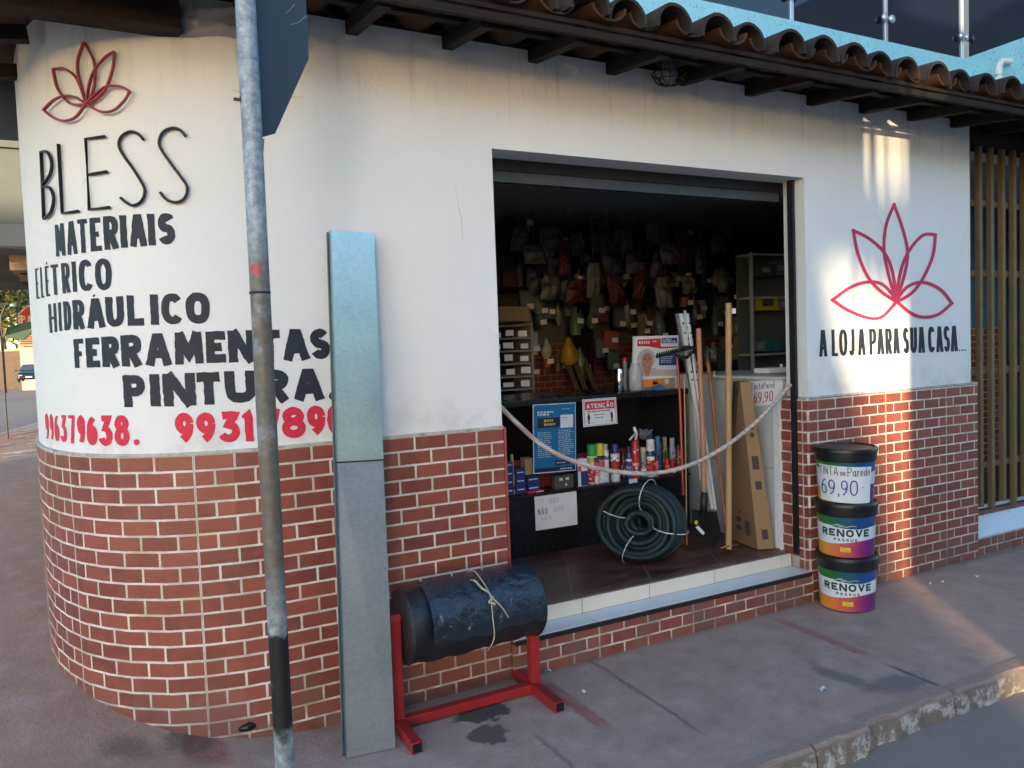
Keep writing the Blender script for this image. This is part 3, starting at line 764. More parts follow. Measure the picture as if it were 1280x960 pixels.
# ---- metal lotus and the word BLESS, standing off the wall
lot = thing('lotus_emblem', 'red bent-metal lotus flower mounted high on the rounded white corner', 'emblem', on_wall(114, 131, 0))
LOT2 = [[(583, 293), (545, 400), (545, 500), (575, 620), (600, 700)], [(583, 293), (640, 400), (655, 500), (640, 620), (605, 700)],
        [(385, 470), (450, 465), (520, 510), (560, 580), (598, 700)], [(385, 470), (405, 570), (440, 640), (500, 700), (595, 708)],
        [(785, 355), (720, 400), (655, 480), (620, 580), (602, 700)], [(785, 355), (775, 470), (735, 590), (680, 660), (608, 704)],
        [(330, 742), (400, 675), (470, 650), (540, 660), (600, 704)], [(330, 742), (390, 790), (460, 815), (540, 790), (602, 706)],
        [(890, 622), (830, 590), (740, 590), (670, 640), (606, 704)], [(890, 622), (850, 690), (780, 750), (700, 755), (610, 706)]]
def strip(mb, P, off, hw, dep):    # flat metal strip on edge following a path on the wall
    ribbon_pts = [on_wall(a, b, off) for a, b in P]
    mb.tube(ribbon_pts, hw, 6)
    inner = [on_wall(a, b, off + dep) for a, b in P]; mb.tube(inner, hw, 6)
    b0 = len(mb.v)
    for p, q in zip(ribbon_pts, inner): mb.v += [p, q]
    for i in range(len(P) - 1): mb.f.append((b0 + 2 * i, b0 + 2 * i + 2, b0 + 2 * i + 3, b0 + 2 * i + 1))
for i in range(5):
    mb = MB()
    for P in LOT2[2 * i:2 * i + 2]: strip(mb, smoothpts([(a * .1875, b * .1875) for a, b in P], 6), .012 + .002 * i, .0040, .006)
    mb.build('petal', M_IRON_R, lot, smooth=True)
bl = thing('shop_name_sign', 'thin black metal letters reading BLESS mounted on the rounded corner', 'sign', on_wall(145, 225, 0))
BLS = [[[(150, 235), (170, 722)], smoothpts([(150, 237), (195, 238), (225, 310), (215, 400), (160, 475)]), smoothpts([(160, 487), (215, 500), (240, 575), (222, 670), (170, 722)])],
       [[(275, 180), (302, 682), (415, 664)]],
       [[(605, 125), (468, 143), (495, 655), (640, 638)], [(482, 402), (620, 380)]],
       [smoothpts([(880, 150), (840, 105), (780, 92), (722, 130), (706, 195), (740, 265), (810, 365), (868, 460), (890, 520), (870, 590), (810, 625), (760, 605), (718, 570)])],
       [smoothpts([(1180, 125), (1140, 80), (1080, 65), (1015, 100), (990, 170), (1012, 230), (1070, 315), (1150, 425), (1190, 490), (1180, 560), (1130, 600), (1070, 595), (1030, 570), (1000, 530)])]]
for L in BLS:
    mb = MB()
    for P in L: strip(mb, [(30 + a * .1719, 150 + b * .1719) for a, b in P], .010, .0050, .004)
    mb.build('letter', M_IRON_B, bl, smooth=True)

# ---- roof eaves
EY, SP, PH = -.50, .2138, .957
def roof_z(y): return 2.748 + .14 * (y + .5)       # underside of the tiles
X0, X1 = -2.45, 7.6
rf = MB(); ru = MB(); rr = random.Random(5)
n0 = int((X0 - PH) / SP); n1 = int((X1 - PH) / SP)
for k in range(n0, n1 + 1):
    xc = PH + k * SP
    for c in range(3):
        y0 = EY + .40 * c + rr.uniform(-.026, .026) - (.0 if c else .0); y1 = y0 + .46; dz = .012 * c * 0
        jx = rr.uniform(-.011, .011); jz = rr.uniform(-.007, .007); jt = rr.uniform(-.02, .02); tilt = rr.uniform(-.012, .012)
        r0, r1 = .094, .078
        for rad_out, th in ((1, 0),):
            def cov(u, v, inner=0):
                r = (r0 + (r1 - r0) * v) - inner; a = PI * (1.04 - 1.08 * u); y = y0 + (y1 - y0) * v
                return (xc + jx + tilt * v + r * math.cos(a), y, roof_z(y) + .008 + jz + jt * (u - .5) + .014 * (1 - v) + 1.02 * r * max(-.12, math.sin(a)))
            b0 = len(rf.v); NU = 12
            rf.grid(lambda u, v: cov(u, v), NU, 3); rf.grid(lambda u, v: cov(1 - u, v, .013), NU, 3)
            q = (NU + 1) * 4
            for i in range(NU): rf.f.append((b0 + i, b0 + i + 1, b0 + q + NU - i - 1, b0 + q + NU - i))
            for i in range(NU): rf.f.append((b0 + 3 * 13 + i, b0 + 3 * 13 + i + 1, b0 + q + 3 * 13 + NU - i - 1, b0 + q + 3 * 13 + NU - i))
        # channel tile between covers
        def chn(u, v, t=0):
            r = .070 + .014 * v + t; a = PI + PI * u; y = y0 + .03 + (y1 - y0) * v
            return (xc + SP / 2 + jx + r * math.cos(a), y, roof_z(y) + .052 + .010 * (1 - v) + .72 * r * math.sin(a))
        ru.grid(lambda u, v: chn(u, v), 8, 2); b1 = len(ru.v); ru.grid(lambda u, v: chn(u, v, .012), 8, 2)
        for i in range(8): ru.f.append((b1 - 27 + i, b1 - 27 + i + 1, b1 + i + 1, b1 + i))
        if c == 2:
            rf.grid(lambda u, v: (xc + SP * (u - .5), .65 + 4 * v, roof_z(.65 + 4 * v) + .05), 1, 1)
roof = rf.build('roof', M_TILE_ROOF, shop, smooth=True, autosm=35, fix=False)
ru.build('channel_tiles', M_TILE_UNDER, roof, smooth=True, autosm=35, fix=False)
k = 0
xr = -2.3
RAF = [-2.15, -1.72, -1.30, -.89, -.47, -.06, .35, .765, 1.18, 1.63, 2.08, 2.50, 2.92, 3.33, 3.75, 4.2, 4.6, 5.1, 5.6, 6.2]
for x in RAF:
    e = rr.uniform(-.02, .02); mb = MB()
    y0, y1 = EY + .10 + e, .5
    zt = lambda y: roof_z(y) - .021
    mb.hexa([(x - .024, y0, zt(y0) - .05), (x + .024, y0, zt(y0) - .05), (x + .024, y1, zt(y1) - .055), (x - .024, y1, zt(y1) - .055), (x - .024, y0, zt(y0)), (x + .024, y0, zt(y0)), (x + .024, y1, zt(y1)), (x - .024, y1, zt(y1))])
    mb.build('rafter', M_WOOD_D, roof)
for y in (EY + .05, EY + .27, EY + .49, EY + .70):
    mb = MB(); mb.hexa([(X0, y, roof_z(y) - .020), (X1, y, roof_z(y) - .020), (X1, y + .05, roof_z(y) - .013), (X0, y + .05, roof_z(y) - .013), (X0, y, roof_z(y) - .002), (X1, y, roof_z(y) - .002), (X1, y + .05, roof_z(y) + .005), (X0, y + .05, roof_z(y) + .005)])
    mb.build('batten', M_WOOD_D, roof)
mb = MB(); mb.hexa([(X0, EY + .055, roof_z(EY) - .050), (X1, EY + .055, roof_z(EY) - .050), (X1, EY + .078, roof_z(EY) - .050), (X0, EY + .078, roof_z(EY) - .050), (X0, EY + .055, roof_z(EY) - .022), (X1, EY + .055, roof_z(EY) - .022), (X1, EY + .078, roof_z(EY) - .022), (X0, EY + .078, roof_z(EY) - .022)]); mb.build('fascia_board', M_WOOD_D, roof)
mb = MB(); mb.box((-2.3, -.055, 2.655), (-1.10, .06, 2.755)); mb.build('wall_plate', M_WOOD_D, roof, bevel=.006)
from mathutils import noise as NZ
def lump(u, v):
    x = -1.10 + .42 * u; e = min(1, min(u, 1 - u) * 7, min(v, 1 - v) * 5 + .15)
    return (x, .02 - .055 * e - .03 * NZ.fractal(Vector((x * 9, v * 3, 2)), .8, 2.1, 4), 2.665 + .10 * v + .022 * NZ.noise(Vector((x * 7, 4, v))))
mb = MB(); mb.grid(lump, 40, 12)
mb.build('mortar_patch', mat('rough_mortar', (.40, .39, .38), .9, 0, .3, 14, .5), roof, smooth=True)
# side eave over the corner
mb = MB(); mb.hexa([(-2.3, .35, 2.76), (-1.5, .35, 2.84), (-1.5, 1.1, 2.84), (-2.3, 1.1, 2.76), (-2.3, .35, 2.80), (-1.5, .35, 2.88), (-1.5, 1.1, 2.88), (-2.3, 1.1, 2.80)]); mb.build('side_eave', M_TILE_UNDER, roof)
for y in (.42, .85):
    mb = MB(); mb.bar((-2.28, y, 2.655), (-1.6, y, 2.735), .05, .055); mb.build('rafter', M_WOOD_D, roof)
# fill between wall top and tiles, inside
mb = MB(); mb.box((-.9, .15, 2.70), (3.6, .5, 2.735)); mb.build('soffit', M_WOOD_D, roof)

# ================================================================== UPPER STOREY BEHIND THE EAVES
YB = .60
apt = thing('apartment_building', 'turquoise upper storey with dark glass balcony panels rising behind the tile roof', 'building', (3, 1, 2.9))
cz = 3.520; XC = 4.41
mb = MB(); mb.box((-3.0, YB, 2.85), (XC + .14, YB + .14, cz)); mb.build('wall', M_TURQ, apt)
mb = MB(); mb.box((XC, -1.0, 2.95), (XC + .14, YB - .002, cz)); mb.build('wall', M_TURQ, apt)
mb = MB(); mb.box((-3.0, 2.4, 2.85), (8, 2.55, 7.5)); mb.build('back_wall', mat('deep_blue_grey_wall', (.05, .07, .10), .8), apt)
M_GLASS = mat('dark_tinted_glass', (.006, .010, .022), .04, 0, .1, 3, .0, .8)
def post(x, y):
    q = MB(); q.box((x - .016, y + .03, cz), (x + .016, y + .062, cz + 1.1)); o_ = q.build('balcony_post', M_ALU, apt, bevel=.004)
    for s_ in (-1, 1):
        c = MB(); c.lathe([(.0, 0), (.026, .002), (.030, .012), (.026, .022), (0, .024)], (x + s_ * .036, y + .004, cz + .17), 14, (0, 1, 0)); c.build('glass_clamp', M_ALU, o_, smooth=True)
M_ALU = mat('brushed_aluminium', (.62, .64, .66), .35, .7, .1, 20, .02)
pxs = [at_y(q, y_, YB + .04).x for q, y_ in ((989, 20), (1107, 45))]
posts = [pxs[0] - 1.85, pxs[0] - .93, pxs[0], pxs[1], XC + .03]
for x in posts: post(x, YB)
for a, b in zip(posts[:-1], posts[1:]):
    g = MB(); g.box((a + .022, YB + .041, cz + .012), (b - .022, YB + .049, cz + 1.05)); g.build('glass_panel', M_GLASS, apt)
g = MB(); g.box((XC + .055, -1.0, cz + .012), (XC + .063, YB - .0, cz + 1.05)); g.build('glass_panel', M_GLASS, apt)
g = MB(); g.box((-3, YB + .02, cz), (XC + .14, YB + .12, cz + .006)); g.build('sill', M_ALU, apt)
pp = thing('drain_pipe', 'white plastic elbow drain pipe leaving the turquoise wall above the tiles', 'pipe', (XC - .1, .2, 3.2))
g = MB(); e0 = at_x(1249, 76, XC - .12); yy = e0.y
g.tube([(XC + .01, yy - .005, e0.z + .01), (XC - .09, yy, e0.z), (XC - .125, yy, e0.z - .035), (XC - .13, yy, 2.86)], .022, 12); g.build('pipe', M_PLASTIC_W, pp, smooth=True, autosm=60)
g = MB(); g.lathe([(.027, 0), (.027, .05)], (XC - .13, yy, e0.z - .10), 14); g.build('collar', M_PLASTIC_W, pp, smooth=True, autosm=40)

# ================================================================== SLATTED PORCH RIGHT OF THE SHOP
por = thing('slatted_porch', 'tan wooden slat screen on a white tiled ledge, blue wall behind it', 'porch', (4.2, .1, .0))
mb = MB(); mb.uv = []; uvbox(mb, (3.557, .012, -.06), (7.4, .14, .115), 2.092); mb.build('brick_base', M_BRICK, por)
for i in range(7):
    a = 3.575 + i * .53; mb = MB(); mb.hexa([(a + .002, .005, .116), (a + .528, .005, .116), (a + .528, .19, .116), (a + .002, .19, .116), (a + .002, .005, .128), (a + .528, .005, .128), (a + .528, .19, .268), (a + .002, .19, .268)]); mb.build('ledge_tile', M_WHITE_TILE, por, bevel=.002)
M_SLAT = mat('tan_slat_paint', (.17, .118, .055), .6, 0, .3, 12, .15, .3, (.12, .08, .04), .5)
for i in range(22):
    x = 3.655 + i * .128; e = .02 * math.sin(i * 2.7)
    mb = MB(); mb.box((x - .017, .10, .275 + e), (x + .017, .135, 2.70)); mb.build('slat', M_SLAT, por, bevel=.003)
for z in (2.33, 1.86, 1.20, .56):
    mb = MB(); mb.box((3.52, .136, z - .022), (7.2, .165, z + .022)); mb.build('cross_rail', M_SLAT, por, bevel=.003)
M_BLUE = mat('deep_blue_wall', (.10, .26, .40), .8, 0, .2, 3, .05)
mb = MB(); mb.box((3.52, 1.35, 1.50), (8.2, 1.48, 2.95)); mb.box((8.1, .2, .1), (8.2, 1.35, 2.95)); mb.build('back_wall', M_BLUE, por)
mb = MB(); mb.uv = []; uvbox(mb, (3.52, 1.338, .1), (8.2, 1.47, 1.5), 2.0); mb.build('brick_wall', M_BRICK, por)
mb = MB(); mb.box((3.52, .16, .12), (8.2, 1.34, .20)); mb.build('porch_floor', M_CREAM_TILE, por)
mb = MB(); mb.box((3.52, .20, 2.76), (8.2, 1.4, 2.80)); mb.box((3.505, .06, 2.70), (8.2, .19, 2.82)); mb.build('ceiling', M_WOOD_D, por)

# ================================================================== STREET SIGN POLE
sp = thing('street_sign_pole', 'worn galvanised pole with black band carrying a dark grey sign back', 'sign pole', (-1.016, -.9, 0))
PX, PY = -1.016, -.9
mb = MB(); mb.tube([(PX, PY, -.02), (PX, PY, .6), (PX, PY, 1.4), (PX + .002, PY, 2.2), (PX + .001, PY, 3.15)], .0262, 20); mb.build('pole', M_POLE, sp, smooth=True, autosm=50)
mb = MB(); mb.lathe([(.0275, 0), (.0282, .003), (.0275, .006)], (PX, PY, 1.655), 20); mb.build('weld_ring', M_DKMET, sp, smooth=True)
# sign plate, edge on, turned away from the kerb
dirh = Vector((.93, .37, 0)).normalized(); dn = Vector((-dirh.y, dirh.x, 0))
o0 = Vector((PX, PY, 0)) + dn * .030
def onplate(px, py):
    d = ray(px, py); t = (o0 - CAM).dot(dn) / d.dot(dn); return CAM + d * t
A1 = onplate(326, 172); A2 = onplate(344, 167); A3 = onplate(386, 73); A4 = onplate(387, 2); A0 = onplate(316, 2)
hh = A4.z - A3.z
top = [Vector((A3.x, A3.y, 2.83)), Vector((A2.x, A2.y, 3.06)), Vector((A1.x, A1.y, 3.06))]
mb = MB(); mb.poly([A1, A2, A3] + top, dn * .003); mb.build('sign_plate', M_SIGNBACK, sp)
mb = MB(); rq = random.Random(4)
for (a, b, c_, d_) in ((357, 17, 368, 5), (363, 31, 376, 26), (374, 27, 381, 20), (379, 22, 385, 20)):
    ribbon(mb, [(a, b), ((a + c_) / 2, (b + d_) / 2 + 1), (c_, d_)], 1.1, lambda x, y, l: onplate(x, y) - dn * l, .0012)
mb.build('scratches', M_GREYMET, sp, fix=False)
mb = MB(); B1 = onplate(327, 175) + dn * .02; B2 = onplate(335.5, 171) + dn * .02; B3 = onplate(334.5, 188) + dn * .02
mb.poly([B1, B3, B2], dn * .003); mb.build('lower_sign_corner', mat('faded_red_sign', (.40, .13, .15), .5), sp)
b = at_y(294, 124, PY)
mb = MB(); mb.tube([(PX, PY, b.z), (b.x - .004, b.y, b.z)], .0045, 8); mb.tube([(b.x + .012, b.y, b.z), (b.x + .018, b.y, b.z)], .010, 6); mb.build('bolt', mat('rusty_bolt', (.14, .07, .04), .7, .3), sp)

# ================================================================== GALVANISED CHANNEL LEANING ON THE WALL
pl = thing('metal_channel', 'long pale galvanised steel channel leaning upright against the wall left of the roll rack', 'metal sheet', (-.61, -.3, 0))
b0, b1 = Vector((-.700, -.295, .004)), Vector((-.520, -.315, .002)); t0, t1 = at_y(413, 288, -.035), at_y(467, 292, -.045)
f = (436 - 0) and None
def chan(s0, s1, lift, name, matl=M_PLATE):
    P = [b0.lerp(t0, s0), b1.lerp(t1, s0), b1.lerp(t1, s1), b0.lerp(t0, s1)]
    nrm = (P[1] - P[0]).cross(P[3] - P[0]).normalized()
    if nrm.y > 0: nrm = -nrm
    P = [p + nrm * lift for p in P]; m_ = MB()
    up = (P[3] - P[0]); rt = (P[1] - P[0]).normalized()
    m_.poly(P, -nrm * .002)
    for (a, b_) in ((P[0], P[3]), (P[1], P[2])):
        sgn = 1 if a is P[0] else -1
        q = [a, b_, b_ - nrm * .022 - rt * (.004 * sgn), a - nrm * .022 - rt * (.004 * sgn)]
        m_.poly(q, rt * (.0022 * sgn))
    return m_.build(name, matl, pl)
chan(0, .548, 0, 'lower_sheet'); chan(.5465, 1, .007, 'upper_sheet', galv('teal_reflection_sheet', (.44, .55, .50), (.56, .68, .62), .32, .88)); chan(.5435, .5462, .0045, 'joint_edge', M_DKMET)  # teal reflection on the upper half is put into its metal colour
mb = MB(); off = Vector((-.012, .018, 0))
P = [b0 + off, b0 + off + Vector((.02, .02, 0)), t0 + off + Vector((.02, .018, -.004)), t0 + off + Vector((0, 0, -.004))]
mb.poly(P, (.002, .0, 0)); mb.build('inner_sheet', M_GREYMET, pl)
mb = MB()
for (u0, v0, u1, v1) in ((.2, .02, .16, .09), (.25, .66, .42, .655), (.18, .83, .3, .84)):
    pass

# ================================================================== RED RACK AND BLACK ROLL
rk_ = thing('roll_rack', 'red welded steel floor rack carrying a black plastic roll beside the step', 'rack', (-.16, -.19, 0))
FX0, FX1, FY = -.463, .148, -.187
for x in (FX0, FX1):
    mb = MB(); mb.box((x - .021, -.40, .004), (x + .021, .005, .046)); o = mb.build('foot', M_RACK, rk_, bevel=.003)
    mb = MB(); mb.box((x - .017, -.4015, .008), (x + .017, -.399, .042)); mb.build('open_end', M_BLACK, o)
    mb = MB(); mb.box((x - .021, FY - .021, .0465), (x + .021, FY + .021, .44)); mb.build('post', M_RACK, rk_, bevel=.003)
    s_ = -1 if x < 0 else 1
    mb = MB(); mb.hexa([(x - .021, FY - .021, .4405), (x + .021, FY - .021, .4405), (x + .021, FY + .021, .4405), (x - .021, FY + .021, .4405), (x - .021, FY - .008, .462), (x + .03, FY - .008, .462), (x + .03, FY + .021, .458), (x - .021, FY + .021, .458)])
    mb.build('cradle', M_RACK, rk_, bevel=.002)
mb = MB(); mb.box((FX0 + .0215, FY - .02, .010), (FX1 - .0215, FY + .02, .048)); mb.build('cross_bar', M_RACK, rk_, bevel=.003)
mb = MB(); mb.tube([(FX0 - .05, FY, .415), (FX1 + .05, FY, .415)], .011, 10); mb.build('spindle', M_RACK, rk_, smooth=True, autosm=40)
def roll_mat():
    k = N('black_plastic_film'); P = k.obj(); n = k.noise(k.scale(P, 6, 12, 12), 1.4, 5, .6)
    c = k.mix(n, (.005, .006, .008), (.014, .017, .022)); k.out(c, k.M('ADD', .24, k.M('MULTIPLY', n, .22)), 0, .6)
    k.bump(k.M('ADD', k.noise(k.scale(P, 9, 22, 22), 1.2, 5, .7), k.M('MULTIPLY', k.noise(P, 30, 3), .4)), .5, .02); return k.m
M_ROLL = roll_mat()
rl = thing('plastic_roll', 'thick black plastic film roll tied with string, resting on the red rack', 'plastic roll', (-.15, FY, .40))
RCX0, RCX1, RZ, RR = -.432, .145, .405, .150
rq = random.Random(9)
def rol(u, v):
    x = RCX0 + (RCX1 - RCX0) * u; a = 2 * PI * v
    r = RR * (1 - .035 * abs(u - .52) ** 2 * 4) + .004 * math.sin(a * 3 + u * 5) + .003 * math.sin(u * 31 + a * 2) - .010 * math.exp(-((u - .56) / .025) ** 2)
    z = RZ + r * math.sin(a) * (1.0 if math.sin(a) > 0 else .98)
    return (x, FY + r * math.cos(a) * .98, z)
mb = MB(); mb.grid(rol, 60, 48); mb.lathe([(.02, 0), (RR - .012, .004), (RR - .002, .012)], (RCX0 - .008, FY, RZ), 48, (1, 0, 0)); mb.lathe([(RR - .002, -.012), (RR - .02, -.002), (.02, .002)], (RCX1 + .006, FY, RZ), 48, (1, 0, 0))
mb.build('roll', M_ROLL, rl, smooth=True, autosm=50)
# crumpled loose outer sheet on top
def film_mat():
    k = N('crumpled_dark_film'); P = k.obj(); n = k.noise(P, 22, 4, .65)
    c = k.mix(n, (.006, .009, .016), (.020, .030, .048)); k.out(c, .22, 0, .8); k.bump(n, .7, .014); return k.m
M_FILM = film_mat()
def film(u, v):
    x = RCX0 + .075 + (RCX1 - RCX0 - .085) * u
    edge = .16 + .05 * math.sin(u * 9 + 1) + .04 * math.sin(u * 23) - .15 * max(0, .16 - u) * 2
    a = PI * (1.13 - edge * .35) + (PI * .44 - PI * (1.13 - edge * .35)) * v
    from mathutils import noise as _nz
    q1 = _nz.turbulence(Vector((u * 7, v * 3.2, 1.3)), 4, True, noise_basis='PERLIN_NEW', amplitude_scale=.55, frequency_scale=2.1)
    q2 = _nz.ridged_multi_fractal(Vector((u * 5 + 3, v * 2.2, .4)), .9, 2.0, 4, 1.0, 2.0)
    tie = 1 - .8 * math.exp(-((u - .52) / .05) ** 2)
    r = RR + .004 + tie * (.007 * q1 + .0030 * q2 * (.4 + v))
    return (x, FY + r * math.cos(a), RZ + r * math.sin(a))
mb = MB(); mb.grid(film, 110, 46); mb.build('loose_film', M_FILM, rl, smooth=True)
M_STR = mat('pale_string', (.42, .38, .28), .9, 0, .2, 60, .2)
mb = MB()
def ring(a, xo=0, rr_=.165): return (RCX0 + .56 * (RCX1 - RCX0) + xo, FY + rr_ * math.cos(a), RZ + rr_ * math.sin(a))
mb.tube([ring(PI * (1.55 - 1.3 * i / 24), .004 * math.sin(i), .156 + .008 * (i > 4)) for i in range(25)], .0026, 6)
kn = PI * .80
mb.tube([ring(kn - .55 + .06 * i, -.05 + .006 * i, .17 + .006 * math.sin(i)) for i in range(10)], .0026, 6)
mb.tube([ring(kn - .50 + .06 * i, -.04 + .0055 * i, .172 + .005 * math.sin(i + 1)) for i in range(9)], .0022, 6)
mb.tube([ring(kn + .02 + .075 * i, .005 + .0085 * i, .166 + .012 * math.sin(i * .5)) for i in range(10)], .0027, 6)
mb.tube([ring(kn + .03 * i, .012 * math.sin(i * 1.3), .17 + .006 * math.cos(i)) for i in range(8)], .004, 6)
mb.build('string_tie', M_STR, rl, smooth=True)

# ================================================================== PAINT BUCKETS
def label_mat():
    k = N('paint_bucket_label'); u, v = k.uv()       # u: 0..1 across the front, v: 0..1 up
    n = k.noise(k.comb(k.M('MULTIPLY', u, 6), k.M('MULTIPLY', v, 3), 0), 1.3, 5, .6)
    un = k.M('ADD', u, k.M('MULTIPLY', k.M('SUBTRACT', n, .5), .28))
    topc = k.ramp(un, [(0, (.22, .30, .02)), (.16, (.04, .20, .03)), (.40, (.01, .12, .06)), (.62, (.008, .07, .20)), (.85, (.01, .08, .30)), (1, (.015, .05, .16))])
    botc = k.ramp(un, [(0, (.75, .48, .02)), (.22, (.80, .30, .03)), (.42, (.72, .14, .06)), (.60, (.45, .05, .12)), (.75, (.20, .02, .18)), (.9, (.08, .02, .16)), (1, (.30, .02, .09))])
    hi = k.M('ADD', .70, k.M('ADD', k.M('MULTIPLY', k.M('SINE', k.M('ADD', k.M('MULTIPLY', u, 5.2), 1.4)), .05), k.M('MULTIPLY', k.M('SUBTRACT', k.noise(k.comb(k.M('MULTIPLY', u, 3), k.M('MULTIPLY', v, 26), 2), 1.2, 3), .5), .10)))
    lo = k.M('ADD', .345, k.M('MULTIPLY', k.M('SINE', k.M('ADD', k.M('MULTIPLY', u, 5.4), 3.3)), .055))
    white = k.M('MULTIPLY', k.step(v, k_, k_ + .01) if False else k.M('GREATER_THAN', v, lo), k.M('LESS_THAN', v, hi))
    c = k.mix(k.M('GREATER_THAN', v, .5), botc, topc); c = k.mix(white, c, (.76, .78, .80))
    k.out(c, .3, 0, .5); k.b.inputs['Coat Weight'].default_value = .3; return k.m
k_ = 0
M_LABEL = label_mat()
M_LID = mat('black_bucket_lid', (.012, .012, .014), .35, 0, .2, 20, .04)
M_LIDTOP = mat('brown_dusty_lid', (.085, .050, .040), .45, 0, .3, 10, .05)
M_INK = mat('dark_green_ink', (.012, .045, .035), .5, 0, .1, 20, 0)
M_YEL = mat('yellow_sticker', (.80, .55, .02), .5, 0, .08, 20, 0)
M_ORI = mat('orange_ink', (.70, .20, .02), .5, 0, .08, 20, 0)
M_BLUEINK = mat('blue_marker_ink', (.025, .075, .30), .6, 0, .2, 30, 0)
M_REDINK = mat('red_marker_ink', (.55, .02, .09), .6, 0, .2, 30, 0)
M_BLKINK = mat('black_marker_ink', (.02, .02, .025), .6, 0, .2, 30, 0)
BX, BY = 2.128, -.160
BH = .293
face = math.atan2(CAM.y - BY, CAM.x - BX)
def bucket(z0, label, rot=0.0, first=False):
    t = thing('paint_bucket', label, 'paint bucket', (BX, BY, z0), 'paint buckets stacked by the door')
    H = BH - .056
    def rad(v): return .139 + .012 * v
    b = MB(); b.uv = []
    NU, NV = 56, 8
    def pt(u, v): a = face + rot + 2 * PI * (u - .5); r = rad(v); return (BX + r * math.cos(a), BY + r * math.sin(a), z0 + .004 + H * v)
    b.grid(pt, NU, NV)
    for j in range(NV + 1):
        for i in range(NU + 1): b.uv.append(((i / NU - .5) * 2.0 + .5, j / NV))   # front half spans 0..1
    n_ = len(b.v); b.v.append(Vector((BX, BY, z0 + .004))); b.uv.append((0, 0))
    for i in range(NU): b.f.append((i + 1, i, n_))
    body = b.build('body', M_LABEL, t, smooth=True, autosm=50)
    l = MB(); zt = z0 + H
    l.lathe([(.1535, -.020), (.156, -.018), (.158, .003), (.159, .026), (.163, .028), (.164, .044), (.160, .051), (.150, .0525), (.147, .046)], (BX, BY, zt + .003), 48, caps=False)
    lid = l.build('lid', M_LID, t, smooth=True, autosm=40)
    l = MB(); l.lathe([(.1475, .044), (.146, .0455), (.09, .0452), (.06, .0445), (0.0, .0445)], (BX, BY, zt + .003), 40, caps=False); l.build('lid_top', M_LIDTOP, lid, smooth=True)
    def onb(s_, h, lift):       # arc length from the front, height
        r = rad(h / H) + lift; a = face + rot + s_ / .146; return (BX + r * math.cos(a), BY + r * math.sin(a), z0 + .004 + h)
    return t, body, onb
t1, bd1, on1 = bucket(0.004, 'lowest paint bucket of the stack, RENOVE label, standing on the pavement')
t2, bd2, on2 = bucket(0.004 + BH, 'middle paint bucket of the stack, RENOVE label, between two others', -.06)
t3, bd3, on3 = bucket(0.004 + 2 * BH, 'top paint bucket of the stack, covered by a handwritten price paper', 0)
for t_, bd_, on_ in ((t1, bd1, on1), (t2, bd2, on2)):
    b = MB(); x = -.126
    for ch in 'RENOVE':
        ww = .0385 if ch != 'E' else .034
        glyph(b, ch, x, x + ww, .112, .152, .0098, on_, .004, .0012); x += ww + .0075
    x = -.055
    for ch in 'PASSUS':
        glyph(b, ch, x, x + .014, .088, .103, .0036, on_, .004, .0012); x += .021
    b.build('label_lettering', M_INK, bd_, fix=False)
    b = MB(); b.grid(lambda u, v: on_(-.024 + .054 * u, .030 + .024 * v, .001), 6, 1); st = b.build('label_sticker', M_YEL, bd_, fix=False)
    b = MB()
    for i, (a0_, a1_) in enumerate(((-.018, .004), (.008, .026), (-.012, .022))): ribbon(b, [(a0_, .047 - .006 * i), (a1_, .047 - .006 * i)], .0022, on_, .0016, .005)
    b.build('sticker_lines', M_ORI, bd_, fix=False)
    b = MB()
    for j, (xa, xb, hh_) in enumerate(((-.06, -.005, .171), (-.03, .02, .165), (.02, .06, .170), (-.045, -.02, .177))): ribbon(b, [(xa, hh_), ((xa + xb) / 2, hh_ + .002), (xb, hh_ + .001)], .0025, on_, .0012, .005)
    b.build('label_streaks', M_PLASTIC_W, bd_, fix=False)
b = MB(); b.grid(lambda u, v: on3(-.152 + .292 * u, .006 + .196 * v - .010 * u, .0035 + .003 * abs(math.sin(u * 7)) * (v > .7)), 24, 4)
pap = thing('price_paper', 'white paper reading TINTA DE Parede 69,90 wrapped on the top paint bucket', 'price sign', on3(0, .1, .003))
b.build('sheet', M_PAPER, pap, smooth=True, fix=False)
b = MB()
def hand(b, s_, x, y, h, fn, wd, cws, base=.006):
    for ch, cw in zip(s_, cws):
        if ch != ' ': glyph(b, ch, x, x + cw * .78, y, y + h, wd, fn, .004, base, True)
        x += cw
hand(b, 'TINTA', -.138, .150, .042, on3, .0032, [.023, .012, .025, .023, .027], .0085)
hand(b, 'DE', -.022, .150, .018, on3, .0030, [.013, .014], .0085)
hand(b, 'Parede', .010, .146, .046, on3, .0032, [.024, .021, .015, .020, .021, .022], .0085)
b.build('small_writing', M_BLKINK, pap, fix=False)
b = MB(); hand(b, '69,90', -.132, .042, .082, on3, .0062, [.046, .046, .018, .042, .050], .0085)
b.build('price_writing', M_BLUEINK, pap, fix=False)
b = MB(); k0 = len(b.v); b.v += [Vector(on3(.086 + .003 * math.cos(i), .085 + .004 * math.sin(i), .0085)) for i in range(6)]; b.f.append(tuple(range(6))); b.build('dot', M_BLKINK, pap, fix=False)

